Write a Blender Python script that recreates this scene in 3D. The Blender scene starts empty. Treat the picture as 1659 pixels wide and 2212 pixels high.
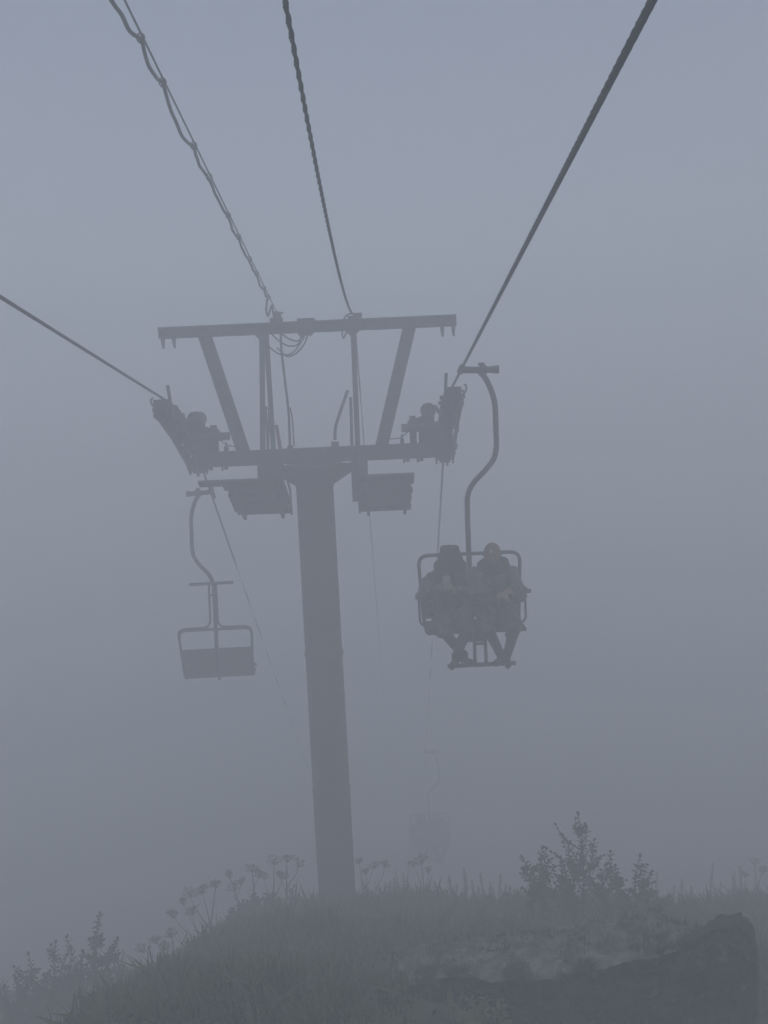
import bpy, bmesh, math, random
import numpy as np
from mathutils import Vector, Matrix, noise

random.seed(11)
rng = np.random.default_rng(11)
scene = bpy.context.scene
C = scene.collection
R = math.radians

# ------------------------------------------------------------------ camera
CAM_H = 7.2                       # camera height above the ground at the tower's foot
PITCH, ROLL, FPX, PW, PH = -7.5, 2.5, 1661.0, 1659.0, 2212.0
_p, _r = R(PITCH), R(ROLL)
FWD = Vector((0, math.cos(_p), math.sin(_p)))
_r0 = Vector((1, 0, 0)); _u0 = _r0.cross(FWD)
RIGHT = _r0 * math.cos(_r) - _u0 * math.sin(_r)
UP = _u0 * math.cos(_r) + _r0 * math.sin(_r)
CAMPOS = Vector((0, 0, CAM_H))
cd = bpy.data.cameras.new('camera')
cam = bpy.data.objects.new('camera', cd); C.objects.link(cam)
cd.sensor_fit = 'VERTICAL'; cd.sensor_height = 36; cd.sensor_width = 27
cd.lens = 36 * FPX / PH
cd.clip_start = 0.05; cd.clip_end = 2000
cam.matrix_world = Matrix(((RIGHT.x, UP.x, -FWD.x, 0), (RIGHT.y, UP.y, -FWD.y, 0),
                           (RIGHT.z, UP.z, -FWD.z, CAM_H), (0, 0, 0, 1)))
scene.camera = cam

def at(px, py, Y):
    """direction of a photo pixel, cut by the vertical plane at distance Y"""
    d = RIGHT * ((px - PW / 2) / FPX) - UP * ((py - PH / 2) / FPX) + FWD
    return CAMPOS + d * (Y / d.y)

# ------------------------------------------------------------------ sky, sun, exposure
SUN_EL, SUN_AZ = R(58), R(150)
world = bpy.data.worlds.new('World'); scene.world = world
world.use_nodes = True
nt = world.node_tree; nt.nodes.clear()
sky = nt.nodes.new('ShaderNodeTexSky'); sky.sky_type = 'NISHITA'; sky.sun_disc = False
sky.sun_elevation = SUN_EL; sky.sun_rotation = SUN_AZ
sky.air_density = 1.0; sky.dust_density = 1.0; sky.ozone_density = 1.0
hs = nt.nodes.new('ShaderNodeHueSaturation'); hs.inputs['Saturation'].default_value = 0.75; hs.inputs['Hue'].default_value = 0.5035
bg = nt.nodes.new('ShaderNodeBackground'); bg.inputs['Strength'].default_value = 0.116
wo = nt.nodes.new('ShaderNodeOutputWorld')
nt.links.new(sky.outputs[0], hs.inputs['Color']); nt.links.new(hs.outputs[0], bg.inputs['Color'])
nt.links.new(bg.outputs[0], wo.inputs['Surface'])
sl = bpy.data.lights.new('sun', 'SUN'); sl.energy = 0.8; sl.angle = R(30); sl.color = (1.0, 0.97, 0.93)
sun = bpy.data.objects.new('sun', sl); C.objects.link(sun)
_sd = Vector((math.sin(SUN_AZ) * math.cos(SUN_EL), math.cos(SUN_AZ) * math.cos(SUN_EL), math.sin(SUN_EL)))
sun.rotation_euler = _sd.to_track_quat('Z', 'Y').to_euler(); sun.location = (0, 0, 40)

scene.view_settings.view_transform = 'Standard'; scene.view_settings.look = 'None'
scene.view_settings.gamma = 1.0; scene.view_settings.use_curve_mapping = False
scene.view_settings.exposure = 0.0
scene.render.engine = 'CYCLES'
cy = scene.cycles
cy.max_bounces = 32; cy.diffuse_bounces = 3; cy.glossy_bounces = 2; cy.transmission_bounces = 4
cy.volume_bounces = 24; cy.transparent_max_bounces = 12
cy.use_denoising = True
try: cy.denoiser = 'OPENIMAGEDENOISE'
except Exception: pass
HAZE_DENSITY = 0.106
HAZE_COLOR = (0.992, 0.997, 1.0)

# ------------------------------------------------------------------ materials
def mat(name, col, rough=0.7, metal=0.0, var=0.25, scale=8.0, bump=0.15, bscale=40.0, col2=None, alpha=None, patch=None):
    m = bpy.data.materials.new(name); m.use_nodes = True
    n = m.node_tree.nodes; l = m.node_tree.links
    b = n['Principled BSDF']
    tc = n.new('ShaderNodeTexCoord')
    t = n.new('ShaderNodeTexNoise'); t.inputs['Scale'].default_value = scale; t.inputs['Detail'].default_value = 6
    t.inputs['Roughness'].default_value = 0.65
    l.new(tc.outputs['Object'], t.inputs['Vector'])
    cr = n.new('ShaderNodeValToRGB')
    c2 = col2 or tuple(c * (1 + var) for c in col)
    cr.color_ramp.elements[0].position = 0.36; cr.color_ramp.elements[1].position = 0.66
    cr.color_ramp.elements[0].color = (*[c * (1 - var) for c in col], 1)
    cr.color_ramp.elements[1].color = (*c2, 1)
    l.new(t.outputs['Fac'], cr.inputs['Fac'])
    out = cr.outputs['Color']
    if patch:                                   # a second, larger blotch layer (rust, lichen)
        t3 = n.new('ShaderNodeTexNoise'); t3.inputs['Scale'].default_value = patch[1]; t3.inputs['Detail'].default_value = 8
        l.new(tc.outputs['Object'], t3.inputs['Vector'])
        r3 = n.new('ShaderNodeValToRGB'); r3.color_ramp.elements[0].position = patch[2]; r3.color_ramp.elements[1].position = patch[2] + 0.08
        l.new(t3.outputs['Fac'], r3.inputs['Fac'])
        mx = n.new('ShaderNodeMixRGB'); mx.inputs['Color2'].default_value = (*patch[0], 1)
        l.new(r3.outputs['Color'], mx.inputs['Fac']); l.new(out, mx.inputs['Color1']); out = mx.outputs['Color']
    l.new(out, b.inputs['Base Color'])
    b.inputs['Roughness'].default_value = rough; b.inputs['Metallic'].default_value = metal
    if bump:
        t2 = n.new('ShaderNodeTexNoise'); t2.inputs['Scale'].default_value = bscale; t2.inputs['Detail'].default_value = 5
        l.new(tc.outputs['Object'], t2.inputs['Vector'])
        bp = n.new('ShaderNodeBump'); bp.inputs['Strength'].default_value = bump; bp.inputs['Distance'].default_value = 0.02
        l.new(t2.outputs['Fac'], bp.inputs['Height']); l.new(bp.outputs['Normal'], b.inputs['Normal'])
    if alpha is not None:
        b.inputs['Alpha'].default_value = alpha
    return m

M = dict(
    pole=mat('weathered_pole_paint', (0.085, 0.082, 0.078), 0.75, 0.0, 0.3, 3, 0.1, 60, patch=((0.10, 0.075, 0.055), 2.2, 0.58)),
    steel=mat('dull_painted_steel', (0.075, 0.075, 0.078), 0.65, 0.2, 0.3, 6, 0.1, 60, patch=((0.10, 0.06, 0.04), 5, 0.62)),
    dark=mat('dark_greasy_steel', (0.03, 0.03, 0.032), 0.55, 0.3, 0.4, 14, 0.15, 90),
    rubber=mat('black_rubber', (0.02, 0.02, 0.02), 0.8, 0, 0.3, 20),
    rope=mat('greased_wire_rope', (0.028, 0.026, 0.027), 0.6, 0.3, 0.4, 60, 0.2, 300),
    cable=mat('black_cable_sheath', (0.025, 0.024, 0.026), 0.6, 0, 0.3, 30),
    wire=mat('galvanised_wire', (0.10, 0.10, 0.105), 0.5, 0.5, 0.3, 40),
    wood=mat('wet_grey_planks', (0.075, 0.066, 0.058), 0.85, 0, 0.35, 9, 0.3, 50),
    chair=mat('chair_tube_paint', (0.03, 0.03, 0.034), 0.55, 0.1, 0.3, 10, 0.08, 70),
    seat=mat('dark_seat_slats', (0.055, 0.048, 0.045), 0.7, 0, 0.3, 10, 0.2, 40),
    red=mat('faded_red_paint', (0.18, 0.05, 0.045), 0.7, 0, 0.3, 12),
    porcelain=mat('brown_insulator', (0.09, 0.05, 0.04), 0.35, 0, 0.2, 10),
    rock=mat('dark_shaded_lichened_rock', (0.020, 0.020, 0.022), 0.95, 0, 0.7, 9.0, 1.0, 30, patch=((0.13, 0.13, 0.115), 7.0, 0.61)),  # dark base colour also stands in for shade on the face below the slab
    slab=mat('pale_lit_lichened_slab', (0.13, 0.13, 0.127), 0.95, 0, 0.65, 11.0, 1.0, 30, patch=((0.24, 0.24, 0.22), 9.0, 0.56)),  # outcrop's top, coloured paler than its face to paint in the skylight
    soil=mat('dark_hillside_soil', (0.045, 0.05, 0.032), 0.95, 0, 0.4, 1.5, 0.5, 12, patch=((0.06, 0.075, 0.03), 1.2, 0.5)),
    grass=mat('wet_grass', (0.060, 0.080, 0.018), 0.7, 0, 0.35, 1.3, 0),
    straw=mat('pale_grass_stems', (0.10, 0.10, 0.05), 0.8, 0, 0.3, 2.0, 0),
    herb=mat('low_herb_leaves', (0.058, 0.080, 0.018), 0.65, 0, 0.35, 1.0, 0),
    shoot=mat('young_green_leaves', (0.085, 0.125, 0.03), 0.6, 0, 0.3, 3, 0),
    leaf=mat('sapling_leaves', (0.04, 0.055, 0.026), 0.6, 0, 0.3, 3, 0),
    stem=mat('sapling_stems', (0.05, 0.042, 0.03), 0.8, 0, 0.3, 12, 0),
    umbel=mat('seed_heads', (0.075, 0.065, 0.05), 0.85, 0, 0.3, 12, 0),
    skin=mat('skin', (0.24, 0.145, 0.105), 0.55, 0, 0.12, 12, 0),
    jacket=mat('black_jacket', (0.012, 0.012, 0.014), 0.8, 0, 0.3, 14, 0.2, 60),
    jacket2=mat('dark_brown_jacket', (0.022, 0.018, 0.017), 0.8, 0, 0.3, 14, 0.2, 60),
    trousers=mat('dark_trousers', (0.013, 0.013, 0.016), 0.85, 0, 0.3, 14, 0.2, 60),
    shoe=mat('dark_shoes', (0.03, 0.028, 0.03), 0.7, 0, 0.3, 20),
    sole=mat('pale_shoe_soles', (0.35, 0.35, 0.36), 0.7, 0, 0.2, 20, 0),
    beanie=mat('mustard_knit', (0.19, 0.105, 0.06), 0.95, 0, 0.2, 30, 0.5, 120),
    emblem=mat('pale_patch', (0.5, 0.45, 0.4), 0.9, 0, 0.1, 30, 0),
    poncho=mat('clear_plastic_raincoat', (0.055, 0.060, 0.060), 0.35, 0, 0.6, 7, 1.0, 11, patch=((0.19, 0.20, 0.20), 10.0, 0.61), alpha=0.8),
    phone=mat('phone_glass', (0.012, 0.012, 0.014), 0.2, 0, 0.1, 5, 0),
)

# ------------------------------------------------------------------ mesh helpers
class MB:
    def __init__(s): s.v = []; s.f = []
    def add(s, vs, fs):
        o = len(s.v); s.v += [tuple(v) for v in vs]; s.f += [tuple(i + o for i in f) for f in fs]; return s
    def box(s, c, size, rot=None):
        c = Vector(c); hx, hy, hz = (k / 2 for k in size); vs = []
        for z in (-hz, hz):
            for x, y in ((-hx, -hy), (hx, -hy), (hx, hy), (-hx, hy)):
                q = Vector((x, y, z)); vs.append(c + (rot @ q if rot else q))
        return s.add(vs, [(3, 2, 1, 0), (4, 5, 6, 7), (0, 1, 5, 4), (1, 2, 6, 5), (2, 3, 7, 6), (3, 0, 4, 7)])
    def bar(s, a, b, w, d, up=(0, 1, 0)):
        """rectangular bar from a to b; d is measured along `up`"""
        a, b = Vector(a), Vector(b); z = (b - a).normalized(); y = Vector(up); y = (y - z * y.dot(z)).normalized(); x = y.cross(z)
        rot = Matrix((x, y, z)).transposed()
        return s.box((a + b) / 2, (w, d, (b - a).length), rot)
    def channel(s, a, b, w, d, t, up=(0, 1, 0)):
        """U-section open towards -up"""
        a, b = Vector(a), Vector(b); z = (b - a).normalized(); y = Vector(up); y = (y - z * y.dot(z)).normalized(); x = y.cross(z)
        s.bar(a + y * (d / 2 - t / 2), b + y * (d / 2 - t / 2), w, t, up)
        for k in (-1, 1):
            o = x * k * (w / 2 - t / 2) - y * (t / 2 + 0.001)
            s.bar(a + o, b + o, t, d - t - 0.002, up)
        return s
    def tube(s, path, r, n=8, cap=True, closed=False):
        P = [Vector(p) for p in path]; m = len(P)
        rr = r if hasattr(r, '__len__') else [r] * m
        vs = []; t0 = None; nx = None
        for i, p in enumerate(P):
            if closed: t = (P[(i + 1) % m] - P[i - 1]).normalized()
            else: t = (P[min(i + 1, m - 1)] - P[max(i - 1, 0)]).normalized()
            if nx is None:
                a = Vector((0, 0, 1)) if abs(t.z) < 0.9 else Vector((1, 0, 0)); nx = (a - t * a.dot(t)).normalized()
            else:
                nx = t0.rotation_difference(t) @ nx; nx = (nx - t * nx.dot(t)).normalized()
            t0 = t; by = t.cross(nx)
            for k in range(n):
                a = 2 * math.pi * k / n
                vs.append(p + (nx * math.cos(a) + by * math.sin(a)) * rr[i])
        fs = []
        for i in range(m if closed else m - 1):
            j = (i + 1) % m
            for k in range(n):
                k2 = (k + 1) % n; fs.append((i * n + k, i * n + k2, j * n + k2, j * n + k))
        if cap and not closed:
            fs.append(tuple(range(n - 1, -1, -1))); fs.append(tuple((m - 1) * n + k for k in range(n)))
        return s.add(vs, fs)
    def cyl(s, a, b, r0, r1=None, n=14): return s.tube([a, b], [r0, r0 if r1 is None else r1], n)
    def lathe(s, c, axis, prof, n=20):
        """prof: (distance along axis, radius)"""
        c = Vector(c); z = Vector(axis).normalized(); a = Vector((0, 0, 1)) if abs(z.z) < 0.9 else Vector((1, 0, 0))
        x = (a - z * a.dot(z)).normalized(); y = z.cross(x); vs = []; m = len(prof)
        for h, r in prof:
            for k in range(n):
                t = 2 * math.pi * k / n; vs.append(c + z * h + (x * math.cos(t) + y * math.sin(t)) * r)
        fs = [(i * n + k, i * n + (k + 1) % n, (i + 1) * n + (k + 1) % n, (i + 1) * n + k) for i in range(m - 1) for k in range(n)]
        fs += [tuple(range(n - 1, -1, -1)), tuple((m - 1) * n + k for k in range(n))]
        return s.add(vs, fs)
    def prism(s, poly, y0, y1):
        """poly: (x, z) outline extruded along y"""
        n = len(poly); vs = [(x, y0, z) for x, z in poly] + [(x, y1, z) for x, z in poly]
        return s.add(vs, [tuple(range(n)), tuple(range(2 * n - 1, n - 1, -1))] + [(i, i + n, (i + 1) % n + n, (i + 1) % n) for i in range(n)])
    def sphere(s, c, r, nu=10, nv=7, sc=(1, 1, 1), rot=None):
        c = Vector(c); vs = []
        for j in range(1, nv):
            ph = math.pi * j / nv
            for i in range(nu):
                th = 2 * math.pi * i / nu
                q = Vector((math.sin(ph) * math.cos(th) * sc[0], math.sin(ph) * math.sin(th) * sc[1], math.cos(ph) * sc[2])) * r
                vs.append(c + (rot @ q if rot else q))
        tq, bq = Vector((0, 0, sc[2] * r)), Vector((0, 0, -sc[2] * r))
        vs += [c + (rot @ tq if rot else tq), c + (rot @ bq if rot else bq)]
        T, B = len(vs) - 2, len(vs) - 1; fs = []
        for j in range(nv - 2):
            for i in range(nu): fs.append((j * nu + i, (j + 1) * nu + i, (j + 1) * nu + (i + 1) % nu, j * nu + (i + 1) % nu))
        for i in range(nu):
            fs.append((T, i, (i + 1) % nu)); fs.append((B, (nv - 2) * nu + (i + 1) % nu, (nv - 2) * nu + i))
        return s.add(vs, fs)
    def mesh(s, name, material, smooth=False):
        me = bpy.data.meshes.new(name); me.from_pydata(s.v, [], s.f); me.materials.append(material)
        if smooth:
            me.polygons.foreach_set('use_smooth', [True] * len(me.polygons))
            me.set_sharp_from_angle(angle=R(42))
        me.update(); return me
    def build(s, name, material, parent=None, smooth=False, loc=None):
        o = bpy.data.objects.new(name, s.mesh(name, material, smooth)); C.objects.link(o)
        if parent:
            o.parent = parent
        if loc is not None: o.location = loc
        return o

def tag(o, label=None, cat=None, group=None, kind=None):
    if label: o['label'] = label
    if cat: o['category'] = cat
    if group: o['group'] = group
    if kind: o['kind'] = kind
    return o

def empty(name, loc=(0, 0, 0), rz=0.0, parent=None):
    o = bpy.data.objects.new(name, None); C.objects.link(o)
    o.location = loc; o.rotation_euler = (0, 0, rz); o.empty_display_size = 0.2
    if parent: o.parent = parent
    return o

def copy_tree(o, parent=None):
    c = o.copy(); C.objects.link(c); c.parent = parent
    for ch in [k for k in o.children]: copy_tree(ch, c)
    return c

def bez(pts, k=8):
    """smooth curve through points (Catmull-Rom)"""
    P = [Vector(p) for p in pts]; P = [P[0] * 2 - P[1]] + P + [P[-1] * 2 - P[-2]]; out = []
    for i in range(1, len(P) - 2):
        a, b, c, d = P[i - 1:i + 3]
        for j in range(k):
            t = j / k
            out.append(0.5 * ((2 * b) + (c - a) * t + (2 * a - 5 * b + 4 * c - d) * t * t + (3 * b - a - 3 * c + d) * t ** 3))
    out.append(P[-2]); return out

# ------------------------------------------------------------------ ground
_crest = [((-900, 2330), 9.0), ((0, 2192), 9.0), ((150, 2160), 9.0), ((300, 2132), 9.0), ((400, 2096), 9.1), ((455, 2056), 9.3), ((505, 2006), 9.5), ((560, 1982), 9.6), ((690, 1968), 9.8),
          ((829, 1958), 9.8), ((1000, 1950), 9.4), ((1130, 1962), 8.2), ((1250, 1968), 7.7), ((1440, 1972), 7.6), ((1659, 1966), 8.2), ((2400, 1930), 9.0)]
_cp = [at(*q, Y) for q, Y in _crest]
_cx = np.array([-60] + [p.x for p in _cp] + [60]); _cz = np.array([-13 + 0.0] + [p.z - CAM_H for p in _cp] + [-6.0]); _cy = np.array([9.0] + [p.y for p in _cp] + [10.0])
def _fs(x):
    if x < 0.6: return 0.60 - 0.27 * min(1.0, max(0.0, (-1.9 - x) / 1.2))
    return 0.60 - 0.10 * min(1.0, (x - 0.6) / 1.2)
_cs = np.array([0.33] + [_fs(p.x) for p in _cp] + [0.3])
def ground_np(x, y):
    zc = np.interp(x, _cx, _cz); yc = np.interp(x, _cx, _cy); fs = np.interp(x, _cx, _cs)
    t = y - yc
    def sp(u, w): return w * np.logaddexp(0, u / w)
    z = zc - fs * t - (0.90 - fs) * sp(t - 0.55, 0.25)              # steeper beyond the crest
    z = z - (fs - 0.15) * sp(3.2 - y, 0.4) * 1.0                    # gentler uphill, behind the camera
    nearb = 1 / (1 + np.exp(-(y - 2.0) * 2))
    z = z + nearb * (0.07 * np.sin(x * 1.7 + y * 0.9) * np.cos(y * 1.3 - x * 0.6) + 0.035 * np.sin(x * 4.1 - y * 3.3) + 0.03 * np.sin(x * 7.3 + y * 5.1))
    z = z - 0.75 * np.exp(-((x - 1.55) / 1.05) ** 4 - ((y - 3.3) / 1.15) ** 4)   # hollow in front of the rock slab
    return z + CAM_H
def ground(x, y): return float(ground_np(np.array(float(x)), np.array(float(y))))

def axis(lo, hi, f0, f1, fine, coarse):
    a = [lo]
    while a[-1] < hi:
        s = fine if f0 <= a[-1] < f1 else coarse
        a.append(a[-1] + s)
    return np.array(a)
gx = axis(-58, 58, -8, 8, 0.16, 2.0); gy = axis(-48, 58, 0, 13, 0.16, 2.0)
GX, GY = np.meshgrid(gx, gy); GZ = ground_np(GX, GY)
nx, ny = len(gx), len(gy)
gv = np.stack([GX, GY, GZ], -1).reshape(-1, 3).tolist()
gf = [(j * nx + i, j * nx + i + 1, (j + 1) * nx + i + 1, (j + 1) * nx + i) for j in range(ny - 1) for i in range(nx - 1)]
g = MB(); g.v = [tuple(v) for v in gv]; g.f = gf
go = g.build('ground', M['soil'], smooth=True); tag(go, kind='structure')

# ------------------------------------------------------------------ rock outcrop
def loft_rock(name, stations, amp, seed, label, nu=150, nv=110, m='rock'):
    """stations: list of cross-sections (each a closed list of 3-D points, same count) from one end to the other"""
    mat_ = m; S = [[Vector(p) for p in s] for s in stations]; m = len(S[0])
    def sect(u):
        f = u * (len(S) - 1); i = min(int(f), len(S) - 2); t = f - i
        return [S[i][k].lerp(S[i + 1][k], t) for k in range(m)]
    b = MB(); off = Vector((seed * 7.3, seed * 3.1, 0))
    for i in range(nu + 1):
        u = i / nu; sec = sect(u)
        for j in range(nv):
            f = j / nv * m; k = int(f); t = f - k
            p = sec[k].lerp(sec[(k + 1) % m], t)
            c = sum(sec, Vector()) / m
            d = (p - c).normalized()
            q = Vector((p.x, p.y * 1.2, p.z * 2.4)) + off
            n1 = noise.fractal(q * 1.3, 0.8, 2.1, 5)
            n2 = noise.ridged_multi_fractal(q * 1.1, 0.9, 2.2, 4, 1.0, 2.0) - 1.0
            n3 = noise.cell(Vector((q.x * 1.5, q.y * 1.5, q.z * 1.2)))
            p = p + d * (amp * (0.75 * n1 - 0.45 * n2 + 0.22 * n3) + amp * 0.75 * noise.fractal(q * 5.0, 0.8, 2.2, 5) + amp * 0.5 * (((p.z + 0.18 * p.x + 0.05 * n1) * 9.0) % 1.0 - 0.5) * max(0.0, 1 - abs(d.z)))
            b.v.append(tuple(p))
    for i in range(nu):
        for j in range(nv):
            b.f.append((i * nv + j, i * nv + (j + 1) % nv, (i + 1) * nv + (j + 1) % nv, (i + 1) * nv + j))
    b.f.append(tuple(range(nv - 1, -1, -1))); b.f.append(tuple(nu * nv + k for k in range(nv)))
    o = b.build(name, M[mat_], smooth=True)
    tag(o, label, 'rock', 'rocks breaking out of the hillside'); return o

RK = 0.64
def sec(fb, ft, bt, Yf, Yb, deep=1.0):
    """cross-section from pixels: front bottom, front top edge, back top edge"""
    Yf, Yb = Yf * RK, Yb * RK
    a, b_, c = at(*fb, Yf - 0.08), at(*ft, Yf), at(*bt, Yb)
    d = Vector((c.x, Yb + 0.5 * deep, c.z - 1.0 * deep)); e = Vector((a.x, a.y + (0.1 if deep == 1 else 0.45), a.z - 0.7 * deep))
    return [e, a, a.lerp(b_, 0.55), b_, b_.lerp(c, 0.5) + Vector((0, 0, 0.03)), c, d]
SL = [((862, 2126), (880, 2104), 6.75, 6.95), ((945, 2102), (985, 2052), 6.6, 7.15), ((1060, 2096), (1095, 2022), 6.35, 7.25), ((1205, 2108), (1225, 2000), 6.1, 7.35),
      ((1300, 2082), (1325, 1990), 6.05, 7.3), ((1400, 2066), (1425, 1992), 6.0, 7.1), ((1480, 2042), (1505, 2000), 6.0, 6.8), ((1530, 2076), (1545, 2036), 6.1, 6.6)]
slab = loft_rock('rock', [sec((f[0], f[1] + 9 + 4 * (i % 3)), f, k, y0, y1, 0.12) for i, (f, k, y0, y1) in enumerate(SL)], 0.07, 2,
    'long lichened rock slab amid grass, rough sloping top coloured pale for skylight', 170, 120, 'slab')
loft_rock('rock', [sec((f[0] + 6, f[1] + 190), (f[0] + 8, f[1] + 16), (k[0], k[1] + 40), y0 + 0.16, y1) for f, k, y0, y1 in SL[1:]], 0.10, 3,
    'broken rock face beneath the pale slab, coloured dark for its shade', 120, 100)
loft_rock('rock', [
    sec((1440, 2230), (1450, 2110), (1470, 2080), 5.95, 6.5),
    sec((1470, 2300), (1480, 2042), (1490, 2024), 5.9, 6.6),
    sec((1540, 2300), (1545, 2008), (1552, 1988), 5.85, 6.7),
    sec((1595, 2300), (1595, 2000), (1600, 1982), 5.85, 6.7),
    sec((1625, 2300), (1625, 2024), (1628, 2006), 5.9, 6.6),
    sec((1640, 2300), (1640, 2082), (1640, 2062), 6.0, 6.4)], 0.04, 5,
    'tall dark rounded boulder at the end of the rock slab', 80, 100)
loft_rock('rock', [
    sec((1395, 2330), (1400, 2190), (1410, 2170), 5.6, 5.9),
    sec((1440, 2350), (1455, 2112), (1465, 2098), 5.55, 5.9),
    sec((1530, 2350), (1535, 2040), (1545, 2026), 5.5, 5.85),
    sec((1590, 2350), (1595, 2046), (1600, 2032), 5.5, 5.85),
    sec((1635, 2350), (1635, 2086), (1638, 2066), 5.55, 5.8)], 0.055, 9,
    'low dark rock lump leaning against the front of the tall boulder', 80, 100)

# ------------------------------------------------------------------ lift tower
TY = 10.4
base = at(729, 1960, TY); TX = -0.925
tz0 = ground(TX, TY) - 0.05
tower = empty('lift_tower', (TX, TY, tz0))
tag(tower, 'grey steel chairlift tower with crossarm, sheave trains, catwalks and tall gantry frame', 'lift tower')
def L(v): return Vector(v) - Vector((TX, TY, tz0))          # world -> tower
def TP(px, py, Y=TY): return L(at(px, py, Y))
def tb(name, b, m, parent=tower, smooth=False): return b.build(name, M[m], parent, smooth)

zb_top = at(700, 966, TY).z; zb_bot = at(700, 998, TY).z
ztop = zb_bot - 0.02
prof = [(0, 0.40), (0.05, 0.40), (0.052, 0.275), (0.30, 0.268), (2.0, 0.265), (4.0, 0.258), (ztop - tz0 - 0.30, 0.252)]
pole = tb('pole', MB().lathe((0, 0, 0), (0, 0, 1), prof, 40), 'pole', smooth=True)
hz = ztop - tz0
tb('pole_head', MB().lathe((0, 0, hz - 0.301), (0, 0, 1), [(0, 0.262), (0.08, 0.275), (0.2, 0.33), (0.27, 0.40), (0.299, 0.40)], 40), 'pole', pole, True)
for k in (-1, 1):   # gussets under the crossarm
    tb('gusset', MB().prism([(k * 0.255, hz - 0.28), (k * 0.30, hz - 0.26), (k * 0.62, hz - 0.06), (k * 0.62, hz - 0.004), (k * 0.255, hz - 0.004)][::k], -0.015, 0.015), 'steel', pole)
for zz in (1.9, 3.9):
    tb('weld_band', MB().lathe((0, 0, zz), (0, 0, 1), [(0, 0.268), (0.01, 0.272), (0.05, 0.272), (0.06, 0.268)], 40), 'pole', pole, True)
for k in range(8):
    a = k * math.pi / 4
    tb('anchor_bolt', MB().cyl((math.cos(a) * 0.345, math.sin(a) * 0.345, 0.05), (math.cos(a) * 0.345, math.sin(a) * 0.345, 0.13), 0.02, n=6), 'dark', pole)

# crossarm: box beam with end plates
xl, xr = at(432, 982, TY).x - TX, at(968, 958, TY).x - TX
zc_ = (zb_top + zb_bot) / 2 - tz0; bh = zb_top - zb_bot
arm = tb('crossarm', MB().box(((xl + xr) / 2, 0, zc_), (xr - xl, 0.20, bh)), 'steel')
for k, x in ((-1, xl), (1, xr)):
    tb('end_plate', MB().box((x + k * 0.008, 0, zc_), (0.012, 0.26, bh + 0.05)), 'steel', arm)
for px in (455, 488, 880, 910):
    q = TP(px, 1003 if px < 700 else 983)
    tb('bolt', MB().cyl((q.x, 0, zc_ - bh / 2 - 0.045), (q.x, 0, zc_ - bh / 2), 0.028, n=6).cyl((q.x - 0.05, 0, zc_ - bh / 2 - 0.06), (q.x - 0.05, 0, zc_ - bh / 2), 0.014, n=6), 'dark', arm)
# a wire strung along the top of the crossarm with small clamps
for a, b_ in (((455, 935), (520, 968)), ((888, 928), (838, 948))):
    p, q = TP(*a), TP(*b_)
    mid = (p + q) / 2 + Vector((0, 0, -0.05))
    tb('stay_wire', MB().tube(bez([p, mid, q], 6), 0.008, 5), 'cable', arm, True)
for px, py in ((488, 955), (868, 938)):
    q = TP(px, py)
    tb('clamp', MB().box((q.x, 0, zc_ + bh / 2 + 0.035), (0.05, 0.08, 0.07)).cyl((q.x, 0, zc_ + bh / 2 + 0.07), (q.x, 0, zc_ + bh / 2 + 0.13), 0.012, n=6), 'dark', arm)

# gantry frame above
ul, ur = at(346, 722, TY).x - TX, at(983, 690, TY).x - TX
uz = (at(345, 722, TY).z + at(983, 690, TY).z) / 2 - tz0
uh = 0.145
gantry = tb('upper_beam', MB().channel((ul, 0, uz), (ur, 0, uz), uh, 0.11, 0.02), 'steel')
tb('end_plate', MB().box((ul - 0.006, 0, uz), (0.01, 0.12, uh + 0.006)), 'steel', gantry)
tb('end_plate', MB().box((ur + 0.006, 0, uz), (0.01, 0.12, uh + 0.006)), 'steel', gantry)
for px in (352, 376, 955, 979):
    x = TP(px, 740 if px < 600 else 705).x
    tb('hanging_pin', MB().tube([(x, 0, uz - uh / 2), (x, 0, uz - uh / 2 - 0.06), (x + 0.005, 0, uz - uh / 2 - 0.13)], [0.028, 0.024, 0.014], 8), 'steel', gantry, True)
zarm = zc_ + bh / 2
for (a, b_) in (((439, 728), (526, 962)), ((888, 708), (823, 948))):
    p, q = TP(*a), TP(*b_); p.z = uz + 0.02; q.z = zarm - 0.03
    tb('diagonal_strut', MB().channel((p.x, -0.004, p.z), (q.x, -0.004, q.z), 0.17, 0.08, 0.02), 'steel')
def post(x0, x1, w, y=0.0, ztop_=None, name='upright', m='steel', zb=None):
    return tb(name, MB().bar((x0, y, ztop_ if ztop_ is not None else uz - uh / 2 - 0.002), (x1, y, zb if zb is not None else zarm + 0.002), w, w * 0.9), m)
X = lambda px, py: TP(px, py).x
post(X(566, 725), X(567, 958), 0.065)
post(X(574, 735), X(588, 958), 0.062, 0.085)
post(X(573, 880), X(577, 958), 0.028, 0.05, TP(575, 878).z, 'guard_rod')
post(X(583, 900), X(580, 958), 0.022, -0.05, TP(580, 885).z, 'guard_rod')
post(X(762, 700), X(772, 948), 0.068)
post(X(757, 860), X(759, 948), 0.04, 0.09, TP(757, 858).z, 'guard_rod')
tb('cross_tie', MB().bar((X(566, 878), 0.0, TP(568, 874).z), (X(580, 884), 0.04, TP(580, 884).z), 0.02, 0.02), 'steel')
# corner gussets of the frame
for px, k in ((566, -1), (762, 1)):
    x = X(px, 730); tb('corner_gusset', MB().prism([(x - 0.1, uz - uh / 2 - 0.004), (x, uz - uh / 2 - 0.1), (x + 0.1, uz - uh / 2 - 0.004)], -0.045, -0.035), 'steel', gantry)
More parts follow.
